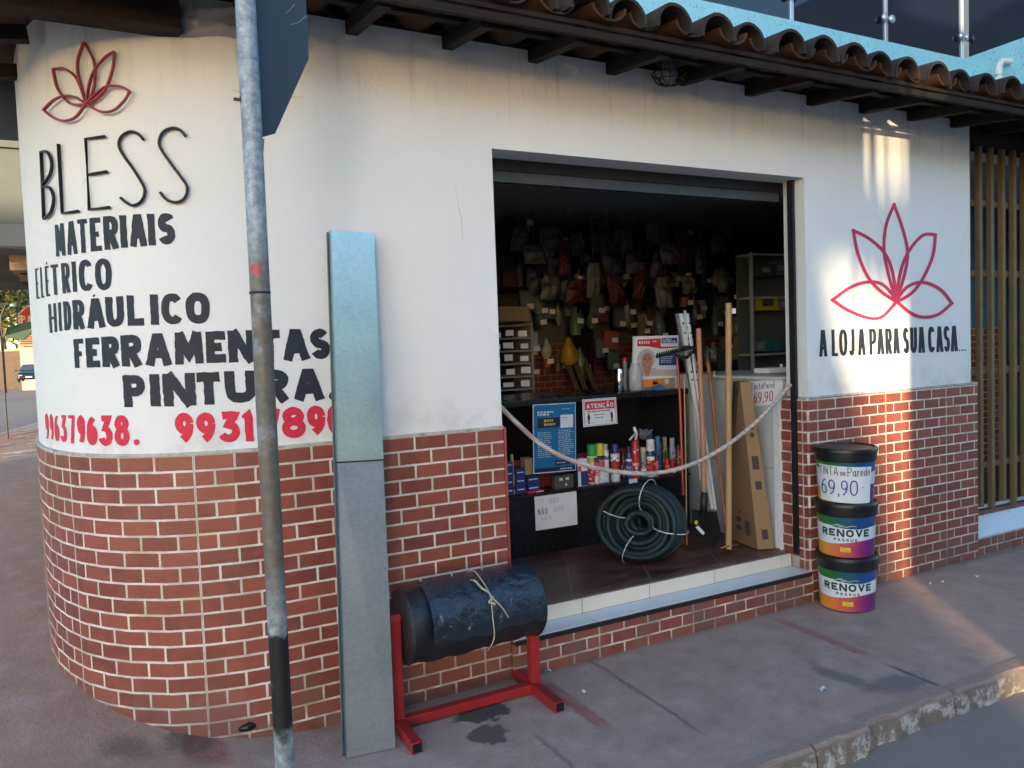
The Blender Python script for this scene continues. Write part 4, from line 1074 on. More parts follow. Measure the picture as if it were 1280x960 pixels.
# ================================================================== SHOP CONTENTS
FZ = .25
ct = thing('display_counter', 'black shop counter with open display shelf facing the doorway', 'counter', (1.0, .9, FZ))
CX0, CX1, CY0, CY1 = -.2, 1.93, .90, 1.42
mb = MB(); mb.box((CX0, CY0, FZ), (CX1, CY1, .60)); mb.build('base', M_BLACK, ct, bevel=.004)
mb = MB(); mb.box((CX0, CY0 - .012, .6005), (CX1, CY1, .615)); mb.build('shelf', M_DKMET, ct)
mb = MB(); mb.box((CX0, CY0 - .02, 1.135), (CX1, CY1 + .02, 1.172)); mb.build('counter_top', M_BLACK, ct, bevel=.006)
mb = MB(); mb.box((CX0, CY1 - .02, .616), (CX1, CY1, 1.134)); mb.build('back_panel', M_DKMET, ct)
for x in (CX0, 1.06, CX1 - .02):
    mb = MB(); mb.box((x, CY0 + .01, .616), (x + .02, CY1 - .021, 1.134)); mb.build('divider', M_DKMET, ct)
def plane_fn(o, ux, uz):
    n = Vector(ux).cross(Vector(uz)).normalized()
    if n.y > 0: n = -n
    return lambda x, y, l: Vector(o) + Vector(ux) * x + Vector(uz) * y + n * l
def sheet(name, label, cat, pxs, Y, matl, th=.004, group=None):
    """flat rectangular sheet from its four photo corners (tl, tr, br, bl) at depth Y; returns thing, map(u,v,l)"""
    tl, tr, br, bl_ = [at_y(a, b, Y) for a, b in pxs]
    t = thing(name, label, cat, bl_, group)
    m_ = MB(); m_.poly([bl_, br, tr, tl], (0, th, 0)); m_.build('sheet', matl, t, fix=True)
    def fn(u, v, l): p = bl_.lerp(br, u).lerp(tl.lerp(tr, u), v); return p + Vector((0, -l, 0))
    return t, fn
def rect(mb, fn, u0, v0, u1, v1, l=.001):
    k = len(mb.v); mb.v += [fn(u0, v0, l), fn(u1, v0, l), fn(u1, v1, l), fn(u0, v1, l)]; mb.f.append((k, k + 1, k + 2, k + 3))
def scribble(mb, fn, u0, v0, u1, v1, n, h, l=.0016, seed=1, wd=None):      # unreadable fine print as broken lines
    q = random.Random(seed)
    for i in range(n):
        v = v1 - (v1 - v0) * (i + .5) / n; u = u0
        e = u1 - (u1 - u0) * q.uniform(0, .35)
        while u < e:
            du = q.uniform(.03, .10) * (u1 - u0) * 2
            rect(mb, fn, u, v - h / 2, min(e, u + du), v + h / 2, l); u += du + .02
M_POST = mat('blue_poster_print', (.012, .155, .33), .4, 0, .12, 8, .02)
M_NAVY = mat('navy_print', (.012, .022, .055), .5, 0, .1, 8, .0)
M_INKW = mat('white_print', (.72, .74, .76), .5, 0, .05, 8, .0)
M_YPR = mat('yellow_print', (.70, .52, .03), .5, 0, .05, 8, .0)
M_REDPR = mat('red_print', (.58, .025, .05), .45, 0, .08, 8, .0)
ps, fn = sheet('poster', 'tall blue notice poster with yellow and white panels hung on the black counter', 'poster', [(666, 506), (719.5, 503), (720, 588), (667, 592.5)], .878, M_INKW)
mb = MB(); rect(mb, fn, .015, .012, .985, .988); mb.build('blue_field', M_POST, ps, fix=False)
for r_ in ((.10, .655, .62, .80), (.02, .02, .98, .075), (.5, .10, .86, .17)):
    mb = MB(); rect(mb, fn, *r_, .0018); mb.build('dark_panel', M_NAVY, ps, fix=False)
mb = MB(); rect(mb, fn, .63, .64, .93, .83, .0018); mb.build('white_panel', M_INKW, ps, fix=False)
mb = MB(); scribble(mb, fn, .10, .83, .50, .90, 2, .024, .0018, 3); scribble(mb, fn, .68, .90, .9, .93, 1, .010, .0018, 5)
scribble(mb, fn, .10, .22, .44, .60, 13, .009, .0018, 8); scribble(mb, fn, .58, .24, .95, .62, 13, .009, .0018, 9); scribble(mb, fn, .54, .12, .84, .15, 1, .014, .0024, 2); scribble(mb, fn, .62, .03, .92, .06, 1, .022, .0024, 4)
mb.build('white_print', M_INKW, ps, fix=False)
mb = MB(); scribble(mb, fn, .25, .675, .56, .785, 2, .034, .0026, 6); mb.build('yellow_print', M_YPR, ps, fix=False)
mb = MB(); scribble(mb, fn, .68, .78, .86, .80, 1, .012, .0026, 6); mb.build('dark_print', M_NAVY, ps, fix=False)
ps, fn = sheet('warning_sign', 'small white ATENÇÃO warning sign with red heading on the black counter', 'sign', [(728, 499.5), (770, 496.5), (772, 529.5), (729.5, 534)], .876, M_INKW)
W_, H_ = .245, .17
sc = lambda x, y, l: fn(x / W_, y / H_, l)
mb = MB(); rect(mb, fn, .06, .60, .94, .92); mb.build('red_heading', M_REDPR, ps, fix=False)
mb = MB(); x = .026
for ch in 'ATENCAO':
    glyph(mb, ch, x, x + .023, .112, .140, .0058, sc, None, .0018); x += .0285
ribbon(mb, [(.170, .1455), (.176, .1495), (.183, .1455), (.190, .1495)], .004, sc, .004); ribbon(mb, [(.152, .112), (.155, .107), (.148, .1045)], .0042, sc, .004)
mb.build('heading_lettering', M_INKW, ps, fix=False)
mb = MB(); scribble(mb, fn, .12, .50, .93, .57, 1, .035, .0012, 11); scribble(mb, fn, .32, .36, .70, .46, 1, .035, .0012, 12); scribble(mb, fn, .32, .26, .72, .34, 1, .030, .0012, 15)
scribble(mb, fn, .2, .10, .36, .14, 1, .014, .0012, 13); scribble(mb, fn, .64, .12, .8, .15, 1, .014, .0012, 14)
for cx, sg in ((.16, 1), (.84, -1)):
    k = len(mb.v); mb.v += [fn(cx + .022 * math.cos(a * PI / 5), .455 + .03 * math.sin(a * PI / 5), .0014) for a in range(10)]; mb.f.append(tuple(range(k, k + 10)))
    rect(mb, fn, cx - .035, .25, cx + .03, .42, .0014); rect(mb, fn, cx - .028, .09, cx - .004, .25, .0014); rect(mb, fn, cx + .004, .09, cx + .024, .25, .0014)
    ribbon(mb, [(cx * W_, .40 * H_), ((cx - .07 * (1 if sg < 0 else -.6)) * W_, (.44 if sg < 0 else .3) * H_)], .005, sc, .0017)
for u0, v0, u1, v1 in ((.03, .03, .97, .04), (.03, .96, .97, .97), (.03, .03, .04, .97), (.96, .03, .97, .97)): rect(mb, fn, u0, v0, u1, v1, .0008)
mb.build('black_print', M_BLKINK, ps, fix=False)
ps, fn = sheet('handwritten_note', 'white paper note with faint handwriting NÃO taped on the black counter base', 'notice', [(668, 620), (720.5, 613.5), (722, 655.5), (670, 663.5)], .893, M_PAPER, .002)
W_, H_ = .30, .24; sc = lambda x, y, l: fn(x / W_, y / H_, l)
M_FAINT = mat('faint_pencil', (.42, .42, .44), .8, 0, .1, 30, 0); M_GPEN = mat('grey_pen', (.16, .16, .18), .8, 0, .1, 30, 0)
mb = MB(); text(mb, 'TT', .02, .175, .035, sc, .003, .5, .2); text(mb, 'NAO', .10, .175, .035, sc, .003, .5, .2); text(mb, 'ACEIT', .13, .112, .032, sc, .0028, .45, .12); text(mb, 'NOTA', .04, .065, .024, sc, .0028, .5, .3); mb.build('faint_writing', M_FAINT, ps, fix=False)
mb = MB(); text(mb, 'NAO', .018, .105, .042, sc, .005, .42, .18); ribbon(mb, [(.045, .153), (.052, .158), (.060, .153)], .004, sc, .0016); mb.build('dark_writing', M_GPEN, ps, fix=False)
ps, fn = sheet('price_tag', 'small blank white tag stuck on the counter edge above the hose', 'tag', [(786, 599), (796.5, 598), (797, 607.5), (787, 609)], .88, M_PAPER, .002)

# row of cans, tubes and boxes on the display shelf
def cyl_item(px, py_top, py_bot, wpx, Y, name, label, cat, bodyc, capc, cap=.22, group='cans and tubes on the display shelf', neck=True, band=None):
    c = at_y(px, py_bot, Y); t_ = at_y(px, py_top, Y); dep = (c - CAM).dot(CF); r = wpx / 2 * dep / FPX; z0 = .6162; h = t_.z - z0
    t = thing(name, label, cat, (c.x, Y, z0), group)
    mb = MB(); mb.lathe([(r * .94, 0), (r, .004), (r, h * (1 - cap) - .006), (r * .93, h * (1 - cap)), (r * .6, h * (1 - cap) + .004)], (c.x, Y, z0), 18)
    mb.build('body', mat('can_' + str(bodyc), bodyc, .35, 0, .35, 34, .0, .5, tuple(.4 * x_ + .10 for x_ in bodyc), .8), t, smooth=True, autosm=40)
    mb = MB(); rc = r * (.78 if neck else .96)
    mb.lathe([(rc, h * (1 - cap) + .002), (rc, h - .006), (rc * .8, h)], (c.x, Y, z0), 16); mb.build('cap', mat('cap_' + str(capc), capc, .4, 0, .1, 10, 0), t, smooth=True, autosm=40)
    for k_i, (b0_, b1_, bc) in enumerate(band or ()):
        mb = MB(); mb.lathe([(r + .0008, h * b0_), (r + .0008, h * b1_)], (c.x, Y, z0), 18, caps=False); mb.build('label_band', mat('canband_' + str(bc), bc, .35, 0, .45, 45, 0, .5, tuple(.45 * x_ + .25 for x_ in bc), .8), t, smooth=True)
    mb = MB(); qq = random.Random(int(px * 10)); fa = math.atan2(CAM.y - Y, CAM.x - c.x)
    for i_ in range(9):
        hb = h * (1 - cap) * qq.uniform(.08, .85); a_ = fa + qq.uniform(-1.1, .9); da = qq.uniform(.15, .7); hh = h * qq.uniform(.012, .05); k = len(mb.v)
        for zz in (hb, hb + hh):
            for j_ in range(4): mb.v.append(Vector((c.x + (r + .0018) * math.cos(a_ + da * j_ / 3), Y + (r + .0018) * math.sin(a_ + da * j_ / 3), z0 + zz)))
        for j_ in range(3): mb.f.append((k + j_, k + j_ + 1, k + j_ + 5, k + j_ + 4))
    mb.build('print', (M_BLKINK, M_PLASTIC_W, M_REDPR, M_NAVY)[qq.randrange(4)] if sum(bodyc) > .6 else M_PLASTIC_W, t, fix=False)
    return t
def box_item(x0, x1, yt, yb, Y, name, label, cat, col, dep=.10, group=None, band=None, z0=None):
    a = at_y(x0, yb, Y); b = at_y(x1, yt, Y); z0 = a.z if z0 is None else z0
    t = thing(name, label, cat, ((a.x + b.x) / 2, Y, z0), group)
    mb = MB(); mb.box((a.x, Y, z0), (b.x, Y + dep, b.z)); mb.build('carton', mat('box_' + str(col), col, .5, 0, .2, 20, .02), t, bevel=.002)
    for u0, v0, u1, v1, bc in band or ():
        mb = MB(); mb.poly([(a.x + (b.x - a.x) * u, Y - .0012, z0 + (b.z - z0) * v) for u, v in ((u0, v0), (u1, v0), (u1, v1), (u0, v1))], (0, .0008, 0)); mb.build('print', mat('box_' + str(bc), bc, .5, 0, .2, 60, .0), t)
    return t
W8 = (.72, .72, .70); BK = (.02, .02, .025); NV = (.02, .045, .16); RD = (.50, .02, .035); GY = (.32, .33, .34); PK = (.55, .09, .16); BL_ = (.015, .13, .32); GR = (.03, .33, .08); YL = (.62, .50, .05)
SH_ = .93
cyl_item(741, 555, 606, 13, SH_ + .03, 'spray_can', 'white and red can with green cap beside the blue poster', 'spray can', W8, GR, .30, None, False, [(.05, .45, RD), (.55, .68, YL)])
cyl_item(751, 554, 605, 12, SH_ + .03, 'spray_can', 'can with lime yellow cap right of the green capped can', 'spray can', W8, YL, .30, None, False, [(.0, .28, W8), (.30, .6, PK), (.6, .7, BK)])
cyl_item(746.5, 572, 607, 6, SH_ - .02, 'glue_tube', 'thin pink tube standing before the green and yellow capped cans', 'tube', PK, BK, .18, None, True, [(.05, .35, W8)])
box_item(722, 734, 573, 609, SH_ - .01, 'small_carton', 'white carton with dark blue curve right of the blue poster foot', 'box', W8, .05, None, [(.35, .02, .98, .55, NV), (.1, .55, .4, .75, PK)], .6162)
cyl_item(758, 555, 603, 8, SH_ + .02, 'glue_tube', 'slim white tube with grey cap before the bearded spray row', 'tube', (.55, .62, .60), GY, .16, None, True, [(.6, .7, BK)]) ['label'] = 'slim pale green tube with grey cap right of the lime capped can'
cyl_item(769.5, 555, 602, 11.5, SH_ + .01, 'spray_can', 'white and red spray can with blue collar and pointed nozzle', 'spray can', W8, NV, .26, None, True, [(.0, .22, W8), (.24, .55, RD), (.68, .74, W8)])
cyl_item(779.5, 563, 600, 6, SH_ + .07, 'glue_tube', 'dark wine red tube in shadow between two spray cans', 'tube', (.10, .02, .03), BK, .2, None)
cyl_item(787, 558, 598, 9, SH_ + .03, 'spray_can', 'navy blue can with pale band left of the tall red can', 'spray can', NV, BK, .2, None, True, [(.55, .62, W8), (.1, .35, (.12, .18, .30))])
cyl_item(795, 550, 599, 9.5, SH_ + .0, 'foam_can', 'tall plain red can carrying a white spray gun nozzle', 'spray can', RD, RD, .06, None, False, [(.12, .22, (.6, .35, .35)), (.34, .42, (.6, .35, .35))])
cyl_item(804.5, 559, 597, 8, SH_ + .03, 'spray_can', 'grey green can with beige cap right of the tall red can', 'spray can', (.22, .30, .26), (.55, .45, .28), .18, None, False, [(.1, .3, W8)])
cyl_item(814, 549, 596, 10.5, SH_ + .0, 'glue_bottle', 'white glue bottle with broad white cap and red lettering band', 'bottle', W8, W8, .18, None, False, [(.05, .45, RD), (.55, .70, NV)])
cyl_item(823, 545, 594, 9, SH_ + .08, 'spray_can', 'plain bright blue tall can behind the small pink tubes', 'spray can', BL_, BL_, .1, None, False)
cyl_item(821.5, 566, 594, 5, SH_ - .02, 'glue_tube', 'small pink tube with black neck before the blue can', 'tube', PK, BK, .35, None)
cyl_item(834, 563, 592, 5.5, SH_ + .0, 'glue_tube', 'small red tube with black neck between blue and grey cans', 'tube', RD, BK, .35, None)
cyl_item(832, 546, 592, 7, SH_ + .10, 'spray_can', 'olive brown can behind the small red tube', 'spray can', (.20, .15, .04), (.28, .22, .08), .25, None)
cyl_item(841, 547, 591, 8.5, SH_ + .03, 'spray_can', 'grey can with long grey cap near the red rod', 'spray can', (.30, .34, .34), GY, .28, None, True, [(.1, .4, RD)])
cyl_item(848.5, 556, 590, 6, SH_ + .03, 'glue_tube', 'dark red tube last in the row behind the red rod', 'tube', (.25, .03, .04), BK, .2, None)
ng = thing('spray_gun_nozzle', 'white trigger nozzle lying on top of the tall red can', 'nozzle', at_y(794, 548, SH_))
mb = MB(); a = at_y(795, 549.5, SH_); dx = .0034
mb.tube([a, at_y(795, 541, SH_), at_y(792.5, 534, SH_)], [.010, .012, .009], 8); mb.tube([at_y(795, 541, SH_), at_y(787, 550, SH_ - .04)], .006, 6); mb.build('trigger_body', M_PLASTIC_W, ng, smooth=True)
bg_ = thing('plastic_bag', 'crumpled clear and dark plastic pack over the cans right of the nozzle', 'bag', at_y(806, 549, SH_ + .04))
mb = MB(); q = random.Random(6)
mb.grid(lambda u, v: Vector(at_y(799 + 16 * u, 549 - 12 * v, SH_ + .04)) + Vector((0, -.03 * math.sin(PI * u) * math.sin(PI * v) - .008 * math.sin(u * 17 + v * 11), .006 * math.sin(u * 14))), 12, 8)
mb.grid(lambda u, v: Vector(at_y(815 - 16 * u, 549 - 12 * v, SH_ + .06)) + Vector((0, .02 * math.sin(PI * u) * math.sin(PI * v), .006 * math.sin((1 - u) * 14))), 12, 8); mb.build('film', mat('crinkled_bag', (.16, .17, .20), .2, 0, .6, 60, .8), bg_, smooth=True)
mb = MB(); mb.box((CX0 + .7, CY0 + .14, .618), (CX1 - .1, CY0 + .16, .80)); mb.build('red_backing_strip', mat('red_board', (.16, .015, .02), .6), ct)
# blue cartons at the left end of the shelf
q = random.Random(12)
i = 0
for cx, n_, w_, tp in ((638, 4, 9, 577), (651.5, 3, 12, 588), (667.5, 2, 15, 592)):
    for j in range(n_):
        yb = 617.5 - j * 10.2 - (cx - 638) * .10; yt = yb - 9.6
        lab = ['navy carton in the %s stack left of the blue poster, %s' % (['narrow outer', 'middle', 'right-hand'][i], ['at the bottom', 'second from bottom', 'third from bottom', 'on top'][j])][0]
        zb = .6165 + j * .0505
        a = at_y(cx - w_ / 2, 610, SH_); b_ = at_y(cx + w_ / 2, 610, SH_)
        t = thing('small_carton', lab, 'box', ((a.x + b_.x) / 2, SH_, zb), 'navy cartons stacked on the display shelf')
        mb = MB(); mb.box((a.x, SH_, zb), (b_.x, SH_ + .09, zb + .049)); mb.build('carton', mat('navy_carton', (.02, .035, .17) if not (i == 2 and j == 0) else (.02, .035, .17), .5, 0, .2, 20, .02), t, bevel=.002)
        mb = MB(); mb.box((a.x + .008, SH_ - .0012, zb + .026), (b_.x - .012, SH_ - .0004, zb + .032)); mb.build('print', M_INKW, t)
    i += 1
box_item(660, 680, 612, 622, SH_ - .02, 'small_carton', 'flat red carton lying at the shelf edge below the navy cartons', 'box', RD, .03, None, [(.55, .25, .95, .6, W8)], .6165)
cyl_item(640, 568, 577, 5, SH_ + .02, 'oil_bottle', 'yellow capped bottle on the left end of the shelf', 'bottle', YL, YL, .5, None)
box_item(657, 666, 572, 600, SH_ + .06, 'small_carton', 'plain cardboard carton between navy cartons and blue poster', 'box', (.42, .33, .20), .06, None, None, .6165)
box_item(694, 719, 592, 613.5, SH_ - .0, 'switch_plate_pack', 'dark grey pack with two white sockets under the blue poster', 'pack', (.09, .085, .075), .05, None, [(.22, .62, .38, .80, W8), (.52, .62, .68, .80, W8), (.5, .18, .58, .36, W8)], .6165)

# things on the counter top
TZ = 1.1725
ad, fn = sheet('advert_board', 'upright advert board with red and blue headings and smiling woman photograph on the counter', 'advert board', [(792, 420.5), (848, 419), (848, 488), (791, 489)], 1.02, M_INKW, .012)
mb = MB(); k = 0
mb.v += [fn(u, v, .001) for u, v in ((.08, .94), (.60, .95), (.60, .80), (.98, .80), (.98, .78), (.60, .765), (.30, .815), (.08, .82))]; mb.f.append(tuple(range(8))); mb.build('red_heading', M_REDPR, ad, fix=False)
for r_ in ((.62, .86, .97, .955), (.56, .46, .97, .66)):
    mb = MB(); rect(mb, fn, *r_, .001); mb.build('blue_panel', mat('blue_panel_print', (.02, .055, .20), .5, 0, .1, 10, 0), ad, fix=False)
mb = MB(); scribble(mb, fn, .11, .85, .36, .92, 1, .05, .0018, 21); scribble(mb, fn, .42, .88, .56, .92, 1, .03, .0018, 23); scribble(mb, fn, .65, .87, .94, .945, 2, .028, .0018, 22); scribble(mb, fn, .60, .50, .92, .63, 4, .012, .0018, 25); mb.build('white_print', M_INKW, ad, fix=False)
# generic portrait print: headscarf, face, smile
M_SKIN = mat('portrait_skin_print', (.45, .22, .15), .5, 0, .15, 14, 0); M_SCARF = mat('portrait_scarf_print', (.50, .46, .46), .5, 0, .2, 14, 0)
def disc(mb, cu, cv, ru, rv, l, n=16, a0=0):
    k = len(mb.v); mb.v += [fn(cu + ru * math.cos(2 * PI * i / n), cv + rv * math.sin(2 * PI * i / n), l) for i in range(n)]; mb.f.append(tuple(range(k, k + n)))
mb = MB(); disc(mb, .28, .58, .20, .19, .001); rect(mb, fn, .09, .27, .50, .42, .0008); mb.build('scarf_print', M_SCARF, ad, fix=False)
mb = MB(); disc(mb, .30, .54, .125, .155, .0018); k = len(mb.v); mb.v += [fn(u, v, .0014) for u, v in ((.20, .45), (.40, .45), (.34, .28), (.27, .27))]; mb.f.append((k, k + 1, k + 2, k + 3)); mb.build('face_print', M_SKIN, ad, fix=False)
mb = MB()
for e in (.25, .35): disc(mb, e, .58, .018, .011, .0026, 8)
ribbon(mb, [(.24, .475), (.30, .452), (.36, .475)], .018, fn, .0026); ribbon(mb, [(.22, .605), (.28, .612)], .008, fn, .0026); ribbon(mb, [(.32, .612), (.38, .605)], .008, fn, .0026); ribbon(mb, [(.305, .57), (.315, .53), (.295, .52)], .007, fn, .0026)
mb.build('face_features', mat('portrait_dark_print', (.10, .03, .03), .5), ad, fix=False)
mb = MB(); ribbon(mb, [(.255, .477), (.30, .462), (.345, .477)], .010, fn, .003); mb.build('teeth_print', M_INKW, ad, fix=False)
mb = MB(); rect(mb, fn, .50, .27, .97, .38, .001); mb.build('grey_print', M_SCARF, ad, fix=False)
M_CHROME = mat('polished_steel', (.60, .60, .58), .16, 1.0, .1, 4, 0)
def can_on(px, yt, yb, wpx, Y, name, label, cat, mt, prof=None, capm=None):
    c = at_y(px, yb, Y); h = at_y(px, yt, Y).z - TZ; r = wpx / 2 * (c - CAM).dot(CF) / FPX
    t = thing(name, label, cat, (c.x, Y, TZ)); mb = MB()
    mb.lathe([(a * r, b * h) for a, b in (prof or [(.95, 0), (1, .02), (1, .93), (.9, .97), (.9, 1)])], (c.x, Y, TZ), 24); mb.build('body', mt, t, smooth=True, autosm=45)
    if capm: mb = MB(); mb.lathe([(r * .5, h), (r * .5, h * 1.12), (r * .3, h * 1.16)], (c.x, Y, TZ), 14); mb.build('cap', capm, t, smooth=True, autosm=45)
    return t
can_on(774.5, 461, 490, 15, 1.0, 'steel_tin', 'polished steel tin standing on the counter left of the glass jar', 'tin', M_CHROME)
can_on(795, 454, 490, 17, .98, 'glass_jar', 'cloudy glass jar of fittings in front of the advert board', 'jar', mat('cloudy_glass', (.42, .44, .44), .15, 0, .4, 40, .1), [(.8, 0), (1, .06), (1, .75), (.7, .9), (.72, 1)])
can_on(782, 452, 488, 12, 1.12, 'solvent_bottle', 'grey bottle with red cap behind the steel tin', 'bottle', mat('grey_bottle', (.18, .21, .22), .4), [(1, 0), (1, .6), (.5, .8), (.5, 1)], mat('red_cap', (.45, .02, .03), .4))
box_item(804, 843, 472.5, 490, .97, 'parts_box', 'orange and kraft box lying before the advert board', 'box', (.40, .26, .12), .05, None, [(.0, .35, .68, .98, (.70, .24, .03)), (.3, .5, .46, .8, (.25, .1, .02)), (.68, .5, .82, .98, (.70, .6, .4))], TZ)
lf = thing('leaflet', 'curved blue and white leaflet lying at the counter edge before the parts box', 'leaflet', (at_y(812, 490, .92).x, .92, TZ))
mb = MB(); a = at_y(790, 490, .91); b_ = at_y(832, 490, .91)
mb.grid(lambda u, v: (a.x + (b_.x - a.x) * u, .89 + .07 * v, TZ + .004 + .035 * u * u * v), 10, 3); mb.grid(lambda u, v: (a.x + (b_.x - a.x) * (1 - u), .89 + .07 * v, TZ + .001 + .035 * (1 - u) ** 2 * v), 10, 3); mb.build('sheet', mat('blue_leaflet', (.03, .18, .42), .3, 0, .3, 14, 0), lf, smooth=True)

# white cabinet just inside the right jamb
cb = thing('white_cabinet', 'white metal cabinet with grey top just inside the right door jamb', 'cabinet', (1.9, .3, FZ))
M_CAB = mat('grey_white_enamel', (.50, .51, .51), .4, 0, .08, 4, .02, .5, (.3, .29, .27), .4)
CBX = 2.002
mb = MB(); mb.box((CBX, .185, .72), (2.55, 1.06, 1.235)); mb.build('upper_panel', M_CAB, cb, bevel=.003)
mb = MB(); mb.box((CBX + .002, .185, FZ), (2.55, 1.06, .717)); mb.build('lower_panel', M_CAB, cb, bevel=.003)
mb = MB(); mb.box((CBX - .012, .178, FZ), (CBX + .03, .1845, 1.236)); mb.box((CBX - .006, .1845, FZ + .004), (CBX - .001, .225, 1.2355)); mb.build('edge_trim', M_PLASTIC_W, cb, bevel=.001)
mb = MB(); mb.box((CBX - .02, .178, 1.2365), (2.58, 1.10, 1.258)); mb.build('cabinet_top', M_CAB, cb, bevel=.004)
ps = thing('price_paper', 'white paper price sign Tinta Parede 69,90 on the white cabinet', 'price sign', at_x(937, 509, CBX - .008))
_c4 = [at_x(a, b, CBX - .010) for a, b in ((936, 477), (971, 474), (970.5, 505), (937, 509))]
def fn(u, v, l): p = _c4[3].lerp(_c4[2], u).lerp(_c4[0].lerp(_c4[1], u), v); return p + Vector((-l, 0, 0))
mb = MB(); mb.poly([_c4[3], _c4[2], _c4[1], _c4[0]], (.002, 0, 0)); mb.build('sheet', M_PAPER, ps)
W_, H_ = .165, .16; sc = lambda x, y, l: fn(x / W_, y / H_, l)
mb = MB(); hand(mb, 'Tinta', .012, .108, .040, sc, .0035, [.020, .009, .018, .014, .018], .0014); hand(mb, 'Pared', .090, .108, .038, sc, .0030, [.015, .014, .011, .013, .014], .0014); mb.build('blue_writing', M_BLUEINK, ps, fix=False)
mb = MB(); hand(mb, '69,90', .030, .022, .066, sc, .0055, [.026, .028, .012, .027, .030], .0014); mb.build('red_writing', M_REDINK, ps, fix=False)
dv = thing('card_terminal', 'flat white box with upright white strip on the cabinet top', 'device', (1.98, .5, 1.262))
a = at_y(951, 472, .5); b_ = at_y(976, 466, .5)
mb = MB(); mb.box((a.x, .44, 1.2625), (b_.x, .56, 1.294)); mb.build('box', M_PLASTIC_W, dv, bevel=.004)
mb = MB(); q = at_y(977, 455, .46); mb.box((q.x - .004, .455, 1.2625), (q.x + .004, .47, q.z)); mb.build('strip', M_PLASTIC_W, dv)
py_ = thing('metal_bell', 'small pointed brass-coloured piece standing on the cabinet top by the pole', 'fitting', at_y(893, 472, .5))
c = at_y(893, 474, .5); mb = MB(); mb.lathe([(.020, 0), (.018, .006), (.007, .014), (.004, .03), (0, .036)], (c.x, .5, 1.2625), 12); mb.build('body', mat('pale_brass', (.55, .45, .28), .35, .6), py_, smooth=True)
# tall carton leaning in the corner
bx = thing('tall_carton', 'tall narrow brown cardboard carton leaning beside the white cabinet', 'carton', (1.9, .3, FZ))
M_CARD = mat('brown_cardboard', (.21, .128, .068), .8, 0, .15, 10, .08, .3); M_CARD2 = mat('brown_cardboard_edge', (.31, .19, .10), .8, 0, .12, 10, .08, .3)
def cpt(px, py, Y): return at_y(px, py, Y)
F0, F1, F2, F3 = at_z(906, 671, FZ + .002), at_z(947, 687.5, FZ + .002), at_y(925, 477, .28), at_y(916, 476, .42)
S0, S1 = at_z(968.5, 686, FZ + .002), at_y(938, 477, .26)
back = Vector((F0.x + (S0.x - F1.x), F0.y + (S0.y - F1.y), FZ + .002)); backt = F3 + (S1 - F2)
mb = MB(); mb.hexa([F0, F1, S0, back, F3, F2, S1, backt]); mb.build('box', M_CARD, bx, bevel=.004)
def fface(u, v, l): p = F0.lerp(F1, u).lerp(F3.lerp(F2, u), v); n_ = (F1 - F0).cross(F3 - F0).normalized(); return p + n_ * (l if n_.dot(CAM - p) > 0 else -l)
def sface(u, v, l): p = F1.lerp(S0, u).lerp(F2.lerp(S1, u), v); n_ = (S0 - F1).cross(F2 - F1).normalized(); return p + n_ * (l if n_.dot(CAM - p) > 0 else -l)
mb = MB(); rect(mb, sface, .02, .005, .98, .995, .001); mb.build('side_face', M_CARD2, bx, fix=False)
mb = MB()
for v in (.10, .155, .21):
    k = len(mb.v); mb.v += [fface(.48 + .09 * math.cos(i * PI / 6), v + .018 * math.sin(i * PI / 6), .005) for i in range(12)]; mb.f.append(tuple(range(k, k + 12)))
for v in (.685, .73):
    k = len(mb.v); mb.v += [sface(.5 + .20 * math.cos(i * PI / 6), v + .016 * math.sin(i * PI / 6), .002) for i in range(12)]; mb.f.append(tuple(range(k, k + 12)))
rect(mb, fface, .70, .07, .84, .16, .005); rect(mb, sface, .35, .06, .72, .12, .002)
rect(mb, fface, .10, .60, .42, .99, .005); rect(mb, fface, .52, .62, .80, .95, .005); rect(mb, sface, .25, .48, .75, .56, .002); rect(mb, sface, .3, .36, .72, .41, .002)
scribble(mb, fface, .10, .30, .26, .50, 5, .02, .0015, 31)
mb.build('print', mat('carton_print', (.06, .045, .04), .8), bx, fix=False)
# long handles, rods and profiles
def rod(name, label, cat, pts, r, mt, group=None, n=12):
    t = thing(name, label, cat, pts[0], group); mb = MB(); mb.tube(pts, r, n); mb.build('rod' if 'profile' in name or 'tube' in name or 'rod' in name else 'shaft', mt, t, smooth=True, autosm=50); return t
M_WOOD = mat('pale_turned_wood', (.45, .27, .125), .6, 0, .22, 14, .1, .4); M_WOODB = mat('brown_handle_wood', (.30, .13, .065), .6, 0, .2, 14, .1, .4); M_WOOD2 = mat('orange_handle_wood', (.42, .20, .10), .6, 0, .2, 14, .1, .4)
M_ALUP = mat('aluminium_profile', (.74, .74, .75), .35, .35, .15, 10, .02); M_RPIPE = mat('red_copper_pipe', (.40, .08, .055), .35, .3, .2, 10, .02)
pl_ = rod('wooden_pole', 'thick pale wooden pole standing upright in the doorway, small white tag near its top', 'pole', [at_y(911, 686, .30), at_y(910.5, 379, .33)], .0178, M_WOOD)
a = at_y(915, 392, .30); mb = MB(); mb.poly([a, a + Vector((.030, 0, 0)), a + Vector((.030, 0, .03)), a + Vector((0, 0, .03))], (0, .002, 0)); mb.build('tag', M_PAPER, pl_)
mb = MB(); c = at_y(911, 683, .30); mb.tube([c + Vector((-.06, .0, .0)), c + Vector((-.02, -.018, .012)), c + Vector((.02, -.017, .006)), c + Vector((.07, 0, .0))], .004, 6); mb.build('wire', M_CARD2, pl_, smooth=True)
h1 = rod('hoe_handle', 'orange wooden hoe with black socket standing left of the pale pole', 'hoe', [at_y(880, 617, .42), at_y(879, 560, .43), at_y(873, 411, .50)], .0155, M_WOOD2)
